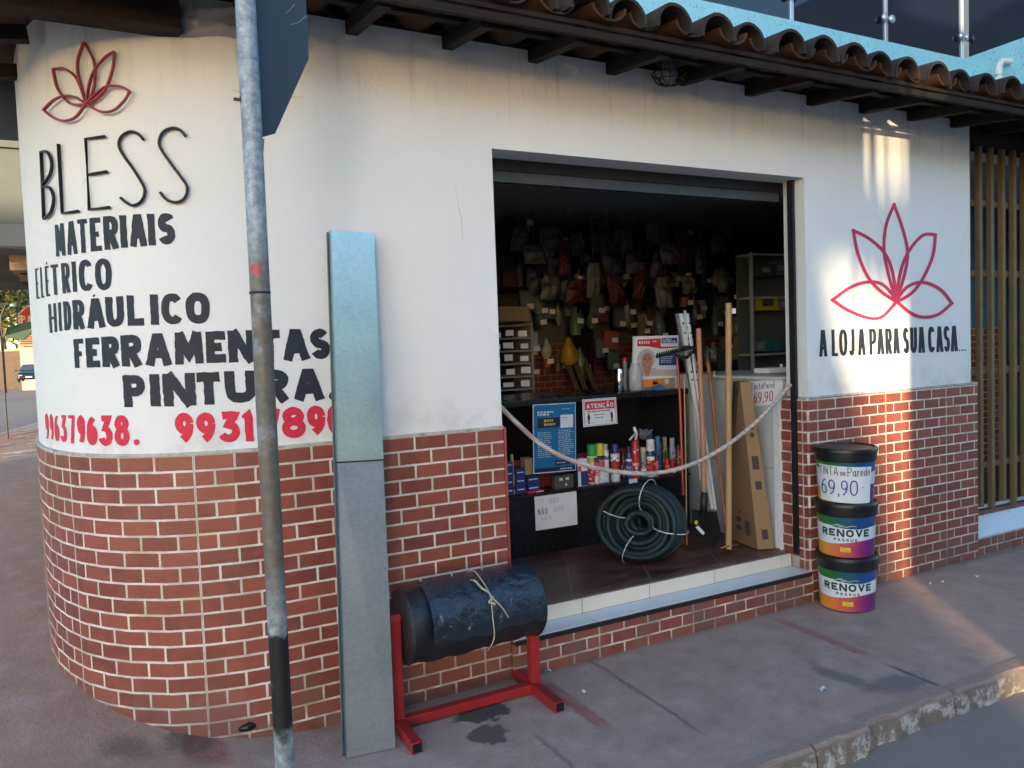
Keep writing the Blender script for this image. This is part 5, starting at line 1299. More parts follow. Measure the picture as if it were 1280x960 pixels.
mb = MB(); a = at_y(880, 617, .42); mb.tube([a + Vector((0, 0, .01)), at_y(879.5, 645, .42)], [.019, .022], 10); mb.build('socket', M_DKMET, h1, smooth=True)
mb = MB(); p = [at_y(866, 637, .43), at_y(896, 640, .46), at_y(902, 668, .44), at_y(893, 684, .40), at_y(876, 676, .40), at_y(866, 655, .41)]; mb.poly(p, (0, .006, 0)); mb.build('blade', M_DKMET, h1, bevel=.001)
mb = MB(); c = at_y(870, 653, .395)
mb.lathe([(.013, 0), (.013, .002)], c, 12, (0, -1, 0)); mb.build('yellow_sticker', M_YEL, h1)
mb = MB(); mb.poly([at_y(869, 659, .395), at_y(873, 657, .395), at_y(881, 666, .393), at_y(879, 669, .393)], (0, .001, 0)); mb.build('white_sticker', M_PAPER, h1)
rod('broom_handle', 'slim brown wooden handle leaning between the hoe and the pale pole', 'handle', [at_y(907, 655, .42), at_y(887, 470, .55), at_y(884.5, 452, .56)], .0115, M_WOODB)
rod('red_pipe', 'thin red pipe leaning behind the aluminium profiles', 'pipe', [at_y(854, 619, .62), at_y(850, 500, .64), at_y(846, 440, .66)], .0085, M_RPIPE)
rod('wooden_strip', 'very thin pale wooden strip standing on the floor beside the red pipe', 'strip', [at_y(858.5, 681, .55), at_y(857, 560, .58), at_y(855, 470, .60)], .0045, M_WOOD)
PR = [((890, 636, .46), (851, 392, .60), .012, 'square'), ((894, 637, .44), (859, 392, .58), .009, 'x'), ((887, 600, .50), (847, 392, .62), .015, 'y'), ((876, 600, .52), (856, 388, .60), .007, 'z')]
LB = ['widest aluminium profile at the left of the strapped bundle', 'thin bright aluminium profile with holes, rightmost of the strapped bundle', 'dull grey aluminium channel at the back of the strapped bundle', 'slimmest aluminium rod, tallest of the strapped bundle']
for (a, b_, r, kk), lb in zip(PR, LB):
    A_, Bv = at_y(*a), at_y(*b_); t = thing('aluminium_profile', lb, 'metal profile', A_, 'aluminium profiles strapped in the doorway')
    mb = MB(); mb.bar(A_, Bv, r * 2, r * 1.3, (0, 1, 0)); mb.build('bar', M_ALUP if r != .015 else M_GREYMET, t, bevel=.002)
    mb = MB(); d = (Bv - A_)
    for s_ in (.66, .70, .80, .83, .90, .95):
        c = A_ + d * s_; mb.obox(c + Vector((0, -.0068 - r * .25, 0)), (1, 0, 0), (0, 1, 0), d, r * .35, .002, .006)
    mb.build('slots', M_DKMET, t)
st = thing('toothed_strap', 'black toothed plastic strap tied across the bundle of profiles', 'strap', at_y(848, 440, .5))
mb = MB(); a, b_ = at_y(820, 446, .52), at_y(875, 432, .50); mb.bar(a, b_, .018, .006, (0, 1, 0)); d = b_ - a
for i in range(9): c = a + d * (.03 + .05 * i) + Vector((0, 0, .012)); mb.obox(c, d, (0, 1, 0), (0, 0, 1), .004, .003, .007)
mb.build('strap', M_BLACK, st)
mb = MB(); c = at_y(862, 437, .50); mb.tube([at_y(843, 441, .50), at_y(852, 434, .47), at_y(862, 434, .47), at_y(868, 438, .50), at_y(858, 447, .48), at_y(848, 446, .48)], .010, 8, closed=True); mb.build('knot', M_BLACK, st, smooth=True)
# can and red packet on the floor behind the hose
box_item(850, 856, 640, 676, .60, 'small_carton', 'blue, white and red carton on the floor behind the hose coil', 'box', (.55, .56, .58), .07, None, [(0, .75, 1, 1, NV), (0, 0, 1, .2, RD)], FZ + .001)

# corrugated hose coil
hc = thing('hose_coil', 'dark green corrugated hose coil tied with white strings, standing on the floor', 'hose', (1.17, .40, FZ))
M_HOSE = mat('dark_green_hose', (.007, .023, .027), .62, 0, .15, 30, .02)
cc = Vector((1.20, .44, FZ + .222)); axn = Vector((-.80, -.58, .13)).normalized()
u_ = Vector((axn.y, -axn.x, 0)).normalized(); v_ = axn.cross(u_).normalized()
if v_.z < 0: v_ = -v_
mb = MB(); q = random.Random(8)
TUR = []
for layer, rad in ((0, .205), (1, .172), (2, .140), (3, .108), (4, .076), (5, .052)):
    for k in range((8, 7, 6, 6, 6, 5)[layer]):
        dd = -.13 + .034 * k + (.016 if layer % 2 else 0); TUR.append((rad, dd))
for rad, dd in TUR:
    ex = q.uniform(-.011, .011); n_ = 100; path = []
    ph = q.uniform(0, 6)
    for i in range(n_):
        a = 2 * PI * i / n_
        r = rad + ex + .004 * math.sin(2 * a + ph); sq = 1 - .035 * (math.sin(a) < -.2) * (-math.sin(a))
        path.append(cc + u_ * (r * 1.06 * math.cos(a)) + v_ * (r * .98 * math.sin(a) * sq) + axn * (dd + .013 * math.sin(a + ph) + .005 * math.sin(a * 2 + ph)))
    path = [Vector((p.x, p.y, max(p.z, FZ + .019))) for p in path]
    mb.tube(path, [.0168 if i % 2 else .0150 for i in range(n_)], 8, closed=True)
mb.build('hose', M_HOSE, hc, smooth=True)
mb = MB()
for ang in (100, 20, 190, 290):
    a = R(ang); c = cc + u_ * (.155 * 1.06 * math.cos(a)) + v_ * (.155 * math.sin(a)); rd = (u_ * math.cos(a) + v_ * math.sin(a)).normalized()
    mb.tube([c + rd * (.092 * math.cos(t)) + axn * (.155 * math.sin(t) - .015) for t in [2 * PI * i / 20 for i in range(20)]], .0028, 6, closed=True)
mb.build('string_tie', M_PLASTIC_W, hc, smooth=True)
# striped rope across the doorway
rp = thing('barrier_rope', 'sagging pale pink striped rope strung across the doorway', 'rope', at_y(800, 592, .06))
def rope_mat():
    k = N('striped_rope'); P = k.obj(); x = k.xyz(P)[0]; z = k.xyz(P)[2]
    s_ = k.M('FRACT', k.M('MULTIPLY', k.M('ADD', x, k.M('MULTIPLY', z, 1.6)), 16)); n = k.noise(P, 30, 4)
    c = k.mix(k.step(s_, .5, .6), (.50, .42, .39), (.44, .29, .26)); k.out(k.mix(k.M('MULTIPLY', n, .4), c, (.62, .55, .52)), .7, 0, .3); k.bump(n, .3, .006); return k.m
RP = [(626, 509), (645, 528), (668, 549), (695, 567), (725, 579), (760, 588), (800, 592), (835, 589), (870, 578), (905, 559), (940, 532), (965, 507), (989, 480)]
path = [at_y(a, b, .105 + .02 * math.sin(i)) for i, (a, b) in enumerate(smoothpts(RP, 4))]
mb = MB(); mb.tube(path, .0112, 10); mb.build('rope', rope_mat(), rp, smooth=True)

# left rack of pigeonholes
pg = thing('pigeonhole_rack', 'pale pigeonhole rack of small parts with price tags at the left of the shop', 'rack', (1.18, 1.9, FZ))
PX0, PX1 = .95, 1.33; M_SHELFP = mat('dusty_beige_shelf', (.26, .23, .21), .7, 0, .15, 8, .05)
zs = [.70 + .093 * i for i in range(11)]
for z in zs:
    mb = MB(); mb.box((PX0, 1.9, z), (PX1, 2.2, z + .011)); mb.build('shelf', M_SHELFP, pg)
for x in (PX0 - .012, PX1):
    mb = MB(); mb.box((x, 1.9, FZ), (x + .014, 2.2, 1.66)); mb.build('side_panel', M_SHELFP, pg)
mb = MB(); mb.box((PX0, 2.2, FZ), (PX1, 2.215, 1.66)); mb.build('back_panel', M_DKMET, pg)
q = random.Random(15)
for z in zs[:-1]:
    for x in (1.03, 1.14, 1.26):
        mb = MB(); w_, h_ = q.uniform(.03, .042), q.uniform(.024, .036); x_ = x + q.uniform(-.015, .015); z_ = z + .012 + q.uniform(0, .02)
        mb.poly([(x_ - w_, 1.893, z_), (x_ + w_, 1.893, z_ + q.uniform(-.004, .004)), (x_ + w_, 1.893, z_ + h_ * 1.3), (x_ - w_, 1.893, z_ + h_ * 1.3)], (0, .002, 0)); mb.build('price_tag', M_PAPER, pg)
bx2 = box_item(622, 662, 383, 412, 1.88, 'carton', 'plain kraft carton lying on top of the pigeonhole rack', 'box', (.24, .17, .09), .25, None, None, 1.665)
# yellow bag and slats at the back wall
# shelf boards along the back wall
wl = thing('wall_shelving', 'dark shelving along the back wall of the shop', 'shelving', (3.2, 3.2, FZ))
for z in (1.98, .95):
    mb = MB(); mb.box((1.6, 3.05, z), (4.55, 3.38, z + .025)); mb.build('shelf', M_WOOD_D, wl)
for x in (1.6, 2.6, 3.6, 4.5):
    mb = MB(); mb.box((x, 3.06, FZ), (x + .03, 3.37, 2.6)); mb.build('upright', M_WOOD_D, wl)
for k, (px, py) in enumerate(((712, 455), (722, 455), (735, 455))):
    rod('timber_strip', ['leftmost of three timber strips leaning at the back wall', 'middle one of three timber strips leaning at the back wall', 'rightmost of three timber strips leaning at the back wall'][k], 'timber strip', [at_y(px + 14, 500, 2.5), at_y(px - 4, 450, 2.9)], .026, mat('dull_timber', (.13, .075, .045), .8, 0, .3, 10, .1), 'timber strips at the back wall', 6)
q = random.Random(21)
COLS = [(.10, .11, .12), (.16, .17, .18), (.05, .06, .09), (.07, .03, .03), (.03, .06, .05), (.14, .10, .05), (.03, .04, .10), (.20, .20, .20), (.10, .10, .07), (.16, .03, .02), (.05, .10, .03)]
HP = []
proto = None
npk = 0
for row, (zb, hh, n_, tagp) in enumerate(((2.33, .22, 34, .15), (2.01, .24, 34, .3), (1.55, .30, 34, .8), (1.18, .28, 30, .8))):
    for i in range(n_):
        x = 1.72 + (4.45 - 1.72) * (i + q.uniform(.1, .9)) / n_; w_ = q.uniform(.035, .085); h_ = hh * q.uniform(.45, 1.0); y = 3.0 + q.uniform(-.20, .08)
        col = COLS[q.randrange(len(COLS))]; onshelf = row < 2
        top = zb + hh + .02; z0 = zb if onshelf else top - h_
        if not onshelf: z0 += q.uniform(-.13, .13)
        elif row == 0: z0 += q.uniform(-.10, .16)
        sh = q.choice('pbr')
        lab = {0: 'dusky %s stored on the top shelf at the back of the shop', 1: 'dim %s standing on the middle shelf at the back of the shop', 2: 'tagged %s hanging on hooks above the back wall bricks', 3: 'tagged %s hanging in front of the back wall bricks'}[row] % {'p': 'flat packet', 'b': 'round bottle', 'r': 'puffy bag'}[sh]
        t = thing({'p': 'product_packet', 'b': 'product_bottle', 'r': 'product_bag'}[sh], lab, {'p': 'packet', 'b': 'bottle', 'r': 'bag'}[sh], (x, y, z0), ['%s on the top back shelf', '%s on the middle back shelf', '%s hanging high on the back wall', '%s hanging low on the back wall'][row] % {'p': 'packets', 'b': 'bottles', 'r': 'bags'}[sh])
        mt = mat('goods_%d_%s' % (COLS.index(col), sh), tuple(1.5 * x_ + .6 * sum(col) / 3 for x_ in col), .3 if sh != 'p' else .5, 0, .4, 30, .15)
        mb = MB()
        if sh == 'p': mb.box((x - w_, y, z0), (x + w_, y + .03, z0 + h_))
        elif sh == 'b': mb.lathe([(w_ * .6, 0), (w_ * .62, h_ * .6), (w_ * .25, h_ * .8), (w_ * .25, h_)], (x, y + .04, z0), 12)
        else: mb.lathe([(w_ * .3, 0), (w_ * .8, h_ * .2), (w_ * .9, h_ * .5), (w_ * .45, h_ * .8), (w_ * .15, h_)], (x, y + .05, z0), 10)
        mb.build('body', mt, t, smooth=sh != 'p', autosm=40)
        if q.random() < tagp:
            tz = z0 + h_ * q.uniform(.1, .6); r_ = q.uniform(-.15, .15); mb = MB()
            mb.obox((x + q.uniform(-.03, .03), y - .052, tz), (1, 0, r_), (0, 1, 0), (-r_, 0, 1), .032, .0015, .022); mb.build('price_tag', M_PAPER, t)
        npk += 1
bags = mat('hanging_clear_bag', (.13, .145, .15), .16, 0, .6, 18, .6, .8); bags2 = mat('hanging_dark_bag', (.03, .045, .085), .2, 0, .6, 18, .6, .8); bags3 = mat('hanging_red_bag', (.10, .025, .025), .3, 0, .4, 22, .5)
q = random.Random(77)
HB = [(650, 300), (668, 318), (690, 300), (706, 322), (722, 306), (738, 318), (752, 296), (765, 322), (779, 304), (790, 330), (806, 312), (822, 330), (838, 318), (858, 312), (876, 326), (896, 306), (670, 352), (688, 360), (704, 354), (722, 364), (742, 350), (770, 362), (800, 355), (830, 366), (862, 356), (905, 350)]
for i, (px, py) in enumerate(HB):
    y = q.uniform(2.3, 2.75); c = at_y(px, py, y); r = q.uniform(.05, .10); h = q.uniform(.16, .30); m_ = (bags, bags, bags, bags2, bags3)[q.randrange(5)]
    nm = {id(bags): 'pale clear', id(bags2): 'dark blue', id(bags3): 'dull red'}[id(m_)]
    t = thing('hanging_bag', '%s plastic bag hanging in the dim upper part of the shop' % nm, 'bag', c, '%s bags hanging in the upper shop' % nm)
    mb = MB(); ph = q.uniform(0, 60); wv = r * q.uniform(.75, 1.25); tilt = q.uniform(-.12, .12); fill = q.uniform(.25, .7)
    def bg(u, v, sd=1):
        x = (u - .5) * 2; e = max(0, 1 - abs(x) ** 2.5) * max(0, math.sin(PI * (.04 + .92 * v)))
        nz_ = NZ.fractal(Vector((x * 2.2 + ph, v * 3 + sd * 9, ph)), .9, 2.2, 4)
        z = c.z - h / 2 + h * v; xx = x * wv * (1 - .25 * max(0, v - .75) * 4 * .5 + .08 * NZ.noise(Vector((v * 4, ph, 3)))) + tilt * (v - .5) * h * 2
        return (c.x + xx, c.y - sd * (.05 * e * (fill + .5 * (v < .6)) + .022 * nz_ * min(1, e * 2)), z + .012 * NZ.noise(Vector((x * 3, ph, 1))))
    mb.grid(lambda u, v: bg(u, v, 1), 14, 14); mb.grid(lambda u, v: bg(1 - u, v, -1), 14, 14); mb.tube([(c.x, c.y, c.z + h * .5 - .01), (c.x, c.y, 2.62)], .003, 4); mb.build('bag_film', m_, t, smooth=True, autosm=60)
yb_ = thing('yellow_packet', 'bright orange yellow packet hanging before the back wall bricks', 'packet', at_y(711, 440, 2.8))
c = at_y(711, 440, 2.8); mb = MB(); mb.lathe([(.03, -.12), (.085, -.08), (.07, .02), (.03, .10), (.01, .13)], c, 10); mb.build('body', mat('orange_bag', (.45, .24, .02), .3, 0, .3, 20, .2), yb_, smooth=True)
# white open shelf on the right
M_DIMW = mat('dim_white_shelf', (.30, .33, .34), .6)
ws = thing('white_shelf_unit', 'white open shelf unit beside the doorway holding yellow and teal boxes', 'shelf unit', (3.0, 1.5, FZ))
a0 = at_y(944, 470, 1.6).x; a1 = a0 + .55
for z in (1.10, 1.335, 1.80, 2.15):
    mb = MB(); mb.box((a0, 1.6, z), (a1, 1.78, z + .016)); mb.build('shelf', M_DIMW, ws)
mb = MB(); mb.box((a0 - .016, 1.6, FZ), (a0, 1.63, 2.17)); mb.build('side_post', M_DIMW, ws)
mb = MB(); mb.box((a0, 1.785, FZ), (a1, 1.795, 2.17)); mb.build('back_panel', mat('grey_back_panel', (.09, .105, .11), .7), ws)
box_item(952, 973, 370, 388, 1.62, 'yellow_carton', 'yellow carton with dark print on the upper white shelf', 'box', (.42, .33, .02), .12, None, [(.05, .3, .7, .8, (.05, .04, .02))], None)
for k, xx in enumerate((961, 972)): box_item(xx - 4, xx + 4, 425, 439, 1.62, 'teal_carton', ['teal carton, nearer the pole on the lower white shelf', 'teal carton, nearer the door jamb on the lower white shelf'][k], 'box', (.02, .13, .17), .1, 'teal cartons on the white shelf')
for k, (xa, xb, yt, yb, cc_, lb_) in enumerate(((974, 985, 372, 388, (.10, .11, .12), 'dark grey carton right of the yellow carton'), (950, 968, 330, 345, (.05, .06, .09), 'dim navy carton on the top white shelf'), (970, 984, 326, 344, (.12, .10, .08), 'dim brown carton on the top white shelf'), (948, 956, 427, 439, (.16, .15, .14), 'grey carton left of the teal cartons'))):
    box_item(xa, xb, yt, yb, 1.62, 'small_carton', lb_, 'box', cc_, .1, None, [(.15, .3, .7, .7, (.25, .25, .25))])
box_item(967, 978, 456, 470, 1.62, 'olive_carton', 'olive yellow carton under the lower white shelf', 'box', (.16, .13, .03), .1)
for k, (x_, y_, w_, h_, c_) in enumerate(((925, 408, 14, 26, (.20, .12, .07)), (929, 428, 14, 18, (.30, .24, .18)), (928, 442, 13, 20, (.36, .19, .03)), (921, 455, 12, 12, (.05, .05, .06)))):
    box_item(x_ - w_ / 2, x_ + w_ / 2, y_ - h_ / 2, y_ + h_ / 2, 2.2, 'hanging_pack', ['brown hanging pack high behind the pale pole', 'beige hanging pack behind the pale pole', 'orange hanging pack behind the pale pole', 'black hanging pack low behind the pale pole'][k], 'pack', c_, .05, None, [(.1, .2, .6, .6, (.5, .5, .5))] if k in (0, 1) else None)
# painted shop name on the inner wall
sg = thing('wall_lettering_board', 'dark board with dim grey letters BLESS high on the back wall', 'sign board', at_y(965, 340, 3.3))
a = at_y(946, 342, 3.3); mb = MB(); mb.box((a.x - .1, 3.34, a.z - .15), (a.x + 1.25, 3.36, a.z + .30)); mb.build('board', mat('navy_board', (.02, .026, .045), .7), sg)
mb = MB(); text(mb, 'BLESS', 0, 0, .10, lambda x, y, l: (a.x + x, 3.339 - l, a.z + y), .020, .8, .16); mb.build('lettering', mat('grey_letters', (.16, .17, .19), .7), sg, fix=False)
# wire cage lamp under the eaves
wc = thing('cage_lamp', 'unlit black wire cage lamp fixed under the eaves above the doorway', 'lamp', at_y(835, 92, -.08))
c = at_y(836, 90, -.10); mb = MB()
for k in range(6):
    a = PI * k / 6; mb.tube([c + Vector((.085 * math.cos(a) * math.cos(t), .07 * math.sin(a) * math.cos(t), .055 * math.sin(t) - .01)) for t in [PI + PI * i / 12 for i in range(13)]], .003, 6)
for zz, rr_ in ((-.01, 1), (-.04, .84)): mb.tube([c + Vector((.085 * rr_ * math.cos(t), .07 * rr_ * math.sin(t), zz)) for t in [2 * PI * i / 24 for i in range(24)]], .003, 6, closed=True)
mb.build('cage', M_BLACK, wc, smooth=True)
mb = MB(); mb.lathe([(0, -.05), (.03, -.04), (.042, -.01), (.03, .02), (.03, .05)], c, 14); mb.build('bulb', mat('frosted_bulb', (.20, .22, .24), .3), wc, smooth=True)
# litter on the pavement
q = random.Random(33)
LT = [(2.814, -.179, 'torn paper scrap on the pavement nearest the paint buckets'), (2.905, -.195, 'folded paper scrap in the sunlit strip right of the buckets'), (3.158, -.243, 'longest paper scrap, on the pavement right of the sunlit strip'), (.333, -.294, 'white crumb of plaster in front of the step, farther from the wall'), (.301, -.03, 'white crumb of plaster lying against the brick step'), (1.19, -.80, 'pale chip lying near the kerb below the step')]
for x, y, lb in LT:
    t = thing('paper_scrap', lb, 'litter', (x, y, 0), 'litter on the pavement'); mb = MB(); s_ = q.uniform(.009, .018)
    mb.grid(lambda u, v: (x + s_ * (u - .5) * 2, y + s_ * .7 * (v - .5) * 2, .006 + .006 * math.sin(u * 5 + y * 9) * math.cos(v * 4)), 4, 3); mb.v += [Vector((x, y, .001))]
    mb.build('scrap', M_PAPER, t, smooth=True)
rb = thing('rubber_scrap', 'black rubber scrap against the foot of the brick wall left of the channel', 'litter', (-1.02, -.03, .04))
mb = MB(); mb.tube([at_z(292, 910, .06), at_z(303, 911, .07), at_z(312, 908, .075), at_z(322, 905, .07)], [.006, .012, .018, .008], 8); mb.build('scrap', M_BLACK, rb, smooth=True)

# ================================================================== DOWN THE SIDE STREET
def ptd(px, py, Y): return at_y(px, py, Y)
GZ = .12
M_CONC = mat('stained_grey_concrete', (.11, .122, .118), .85, 0, .3, .9, .1, .2, (.09, .095, .09), .7)
gb = thing('overhanging_building', 'grey concrete overhanging upper floor far along the side street', 'building', (-4, 9, GZ))
a = ptd(0, 310, 8.5); b_ = ptd(0, 60, 8.5); zb = a.z
mb = MB(); mb.box((-7.0, 8.5, zb), (-1.95, 15, 7.5)); mb.build('upper_floor', M_CONC, gb)
mb = MB(); mb.box((-7.0, 8.47, zb + .02), (-1.95, 8.498, zb + .30)); mb.build('facade_band', mat('lighter_concrete', (.15, .158, .152), .85, 0, .2, 3), gb)
mb = MB(); mb.box((-7.0, 8.44, zb + 1.25), (-1.95, 8.498, zb + 1.30)); mb.build('drip_edge', M_CONC, gb)
M_BEAM = mat('ochre_beam', (.30, .22, .14), .8, 0, .3, 3, .1)
c0, c1 = ptd(11, 318, 9.2), ptd(52, 338, 9.2)
mb = MB(); mb.box((c0.x, 9.2, c1.z), (-1.95, 14, zb)); mb.build('beam', M_BEAM, gb)
c0, c1 = ptd(24, 338, 9.6), ptd(54, 352, 9.6)
mb = MB(); mb.box((c0.x, 9.6, c1.z), (-1.95, 14, ptd(24, 338.2, 9.2).z)); mb.build('beam', M_WOOD_D, gb)
mb = MB(); mb.box((-2.5, 12, 0), (-1.9, 15, zb)); mb.build('column', M_CONC, gb)
# octagonal stop sign
sy = 14.0; c = ptd(43.5, 399, sy); rs = 17.5 * (c - CAM).dot(CF) / FPX / math.cos(PI / 8)
ss = thing('stop_sign', 'red octagonal PARE stop sign half hidden behind the rounded shop corner', 'stop sign', (c.x, sy, GZ))
def octa(r, y): return [(c.x + r * math.cos(PI / 8 + i * PI / 4), y, c.z + r * math.sin(PI / 8 + i * PI / 4)) for i in range(8)]
mb = MB(); mb.poly(octa(rs, sy), (0, .006, 0)); mb.build('white_border', M_PAPER, ss)
mb = MB(); mb.poly(octa(rs * .90, sy - .004), (0, .003, 0)); mb.build('red_face', mat('stop_red', (.62, .02, .03), .4), ss)
mb = MB(); text(mb, 'PARE', c.x - rs * .78, c.z - rs * .22, rs * .46, lambda x, y, l: (x, sy - .006 - l, y), rs * .09, .55, .22); mb.build('lettering', M_PAPER, ss, fix=False)
mb = MB(); mb.tube([(c.x, sy + .04, GZ), (c.x, sy + .04, c.z + rs)], .03, 10); mb.build('pole', M_GREYMET, ss, smooth=True)
# green canopy of a street stall
gy = 12.5; gc = thing('green_awning', 'dark green sloping stall awning below the red stop sign', 'awning', ptd(20, 440, gy))
p = [ptd(2, 421, gy), ptd(30, 425, gy), ptd(47, 408, gy), ptd(47, 402, gy + .6), ptd(28, 404, gy + .6), ptd(6, 410, gy + .4)]
mb = MB(); mb.poly(p, (0, .25, .02)); mb.build('cloth', mat('green_canvas', (.015, .052, .035), .6, 0, .35, 4, .2), gc, bevel=.01)
mb = MB(); p = [ptd(2, 421, gy - .02), ptd(6, 410, gy + .38), ptd(9, 410, gy + .36), ptd(5, 422, gy - .03)]; mb.poly(p, (0, .03, 0)); mb.build('pale_edge', mat('pale_canvas', (.25, .27, .24), .7), gc)
for px in (1, 46):
    mb = MB(); q = ptd(px, 420, gy + .2); mb.tube([(q.x, q.y, GZ), (q.x, q.y, q.z)], .014, 8); mb.build('pole', M_DKMET, gc)
# small house with sunlit tile roof
hy = 42; hs = thing('small_house', 'small far house with sunlit orange tile roof and grey wall', 'house', ptd(50, 470, hy))
w0 = ptd(24, 432, hy); mb = MB(); mb.box((w0.x, hy, GZ - .2), (w0.x + 6, hy + 6, w0.z)); mb.build('wall', mat('grey_plaster', (.30, .27, .25), .85, 0, .2, 1.5), hs)
r0 = ptd(23, 433, hy - .3); r1 = ptd(38, 413, hy + 1.6)
mb = MB(); mb.hexa([(r0.x, hy - .3, r0.z), (r0.x + 7, hy - .3, r0.z), (r0.x + 7, hy + 2, r1.z), (r1.x, hy + 2, r1.z), (r0.x, hy - .3, r0.z + .1), (r0.x + 7, hy - .3, r0.z + .1), (r0.x + 7, hy + 2, r1.z + .1), (r1.x, hy + 2, r1.z + .1)])
rfm = mb.build('roof', mat('orange_clay_tile', (.52, .22, .10), .8, 0, .35, 3, .4), hs)
mb = MB()
for i in range(7):
    z = r0.z + .1 + (r1.z - r0.z) * i / 7; y = hy - .3 + 2.3 * i / 7; mb.box((r0.x + .1, y, z), (r0.x + 6.8, y + .08, z + .045))
mb.build('tile_courses', M_TILE_UNDER, rfm)
w1 = ptd(-14, 440, 46); gw = thing('garden_wall', 'dark brown roadside wall beyond the stall on the far left', 'wall', (-9, 46, GZ))
mb = MB(); mb.box((w1.x - 10, 46, -.2), (ptd(26, 440, 46).x, 46.3, w1.z)); mb.build('wall', mat('dark_brown_wall', (.10, .07, .05), .85, 0, .4, 2, .2), gw)
mb = MB(); mb.box((w1.x - 10, 45.95, w1.z), (ptd(26, 440, 46).x, 46.35, w1.z + .12)); mb.build('coping', mat('pale_coping', (.28, .24, .2), .85), gw)
# car coming up the street
cy = 31.0; cg = at_y(34, 478, cy); L_ = (cg - CAM).dot(CF) / FPX
cr = thing('parked_car', 'dark blue car seen from the front down the side street', 'car', (cg.x, cy, cg.z))
sc_ = 22 * L_ / 1.42
cx_, cz_ = at_y(36, 470, cy).x, at_y(34, 477.6, cy).z
def car_section(y, hw, zlo, zhi, top, tw): return [(cx_ - hw, cy + y, cz_ + zlo), (cx_ + hw, cy + y, cz_ + zlo), (cx_ + hw, cy + y, cz_ + zhi), (cx_ + tw, cy + y, cz_ + top), (cx_ - tw, cy + y, cz_ + top), (cx_ - hw, cy + y, cz_ + zhi)]
S_ = sc_
secs = [(0, .72, .28, .55, .62, .66), (.12, .80, .2, .62, .74, .7), (1.1, .84, .2, .78, .92, .74), (1.9, .84, .2, .86, 1.38, .58), (3.2, .84, .2, .86, 1.42, .58), (4.1, .82, .22, .86, .98, .7), (4.3, .74, .3, .7, .8, .62)]
mb = MB(); P = []
for y, hw, zl, zh, tp, tw in secs: P += car_section(y * S_, hw * S_, zl * S_, zh * S_, tp * S_, tw * S_)
F = [(5, 4, 3, 2, 1, 0), tuple(36 + i for i in range(6))]
for k in range(6):
    for i in range(6): F.append((k * 6 + i, k * 6 + (i + 1) % 6, k * 6 + 6 + (i + 1) % 6, k * 6 + 6 + i))
mb.add(P, F); mb.build('body', mat('dark_blue_car_paint', (.005, .007, .014), .3, .2, .1, 3, 0), cr, bevel=.03)
mb = MB(); mb.add([(cx_ - .68 * S_, cy + 1.12 * S_, cz_ + .95 * S_), (cx_ + .68 * S_, cy + 1.12 * S_, cz_ + .95 * S_), (cx_ + .55 * S_, cy + 1.84 * S_, cz_ + 1.36 * S_), (cx_ - .55 * S_, cy + 1.84 * S_, cz_ + 1.36 * S_)], [(0, 1, 2, 3)]); mb.build('windscreen', mat('pale_windscreen', (.05, .065, .085), .08), cr)
for s_ in (-1, 1):
    mb = MB(); mb.obox((cx_ + s_ * .55 * S_, cy - .01, cz_ + .56 * S_), (1, 0, 0), (0, 1, 0), (0, 0, 1), .13 * S_, .04, .055 * S_); mb.build('headlight', M_CHROME, cr, bevel=.01)
    for y in (.75, 3.5):
        mb = MB(); mb.lathe([(.16 * S_, -.09 * S_), (.30 * S_, -.08 * S_), (.30 * S_, .08 * S_), (.16 * S_, .09 * S_)], (cx_ + s_ * .74 * S_, cy + y * S_, cz_ + .30 * S_), 18, (1, 0, 0)); mb.build('wheel', M_BLACK, cr, smooth=True, autosm=40)
    mb = MB(); mb.obox((cx_ + s_ * .95 * S_, cy + 1.25 * S_, cz_ + .95 * S_), (1, 0, 0), (0, 1, 0), (0, 0, 1), .09 * S_, .05 * S_, .06 * S_); mb.build('mirror', M_BLACK, cr)
mb = MB(); mb.obox((cx_, cy - .012, cz_ + .40 * S_), (1, 0, 0), (0, 1, 0), (0, 0, 1), .22 * S_, .015, .05 * S_); mb.build('number_plate', M_PAPER, cr)
mb = MB(); mb.obox((cx_, cy - .005, cz_ + .55 * S_), (1, 0, 0), (0, 1, 0), (0, 0, 1), .30 * S_, .02, .04 * S_); mb.build('grille', M_BLACK, cr)
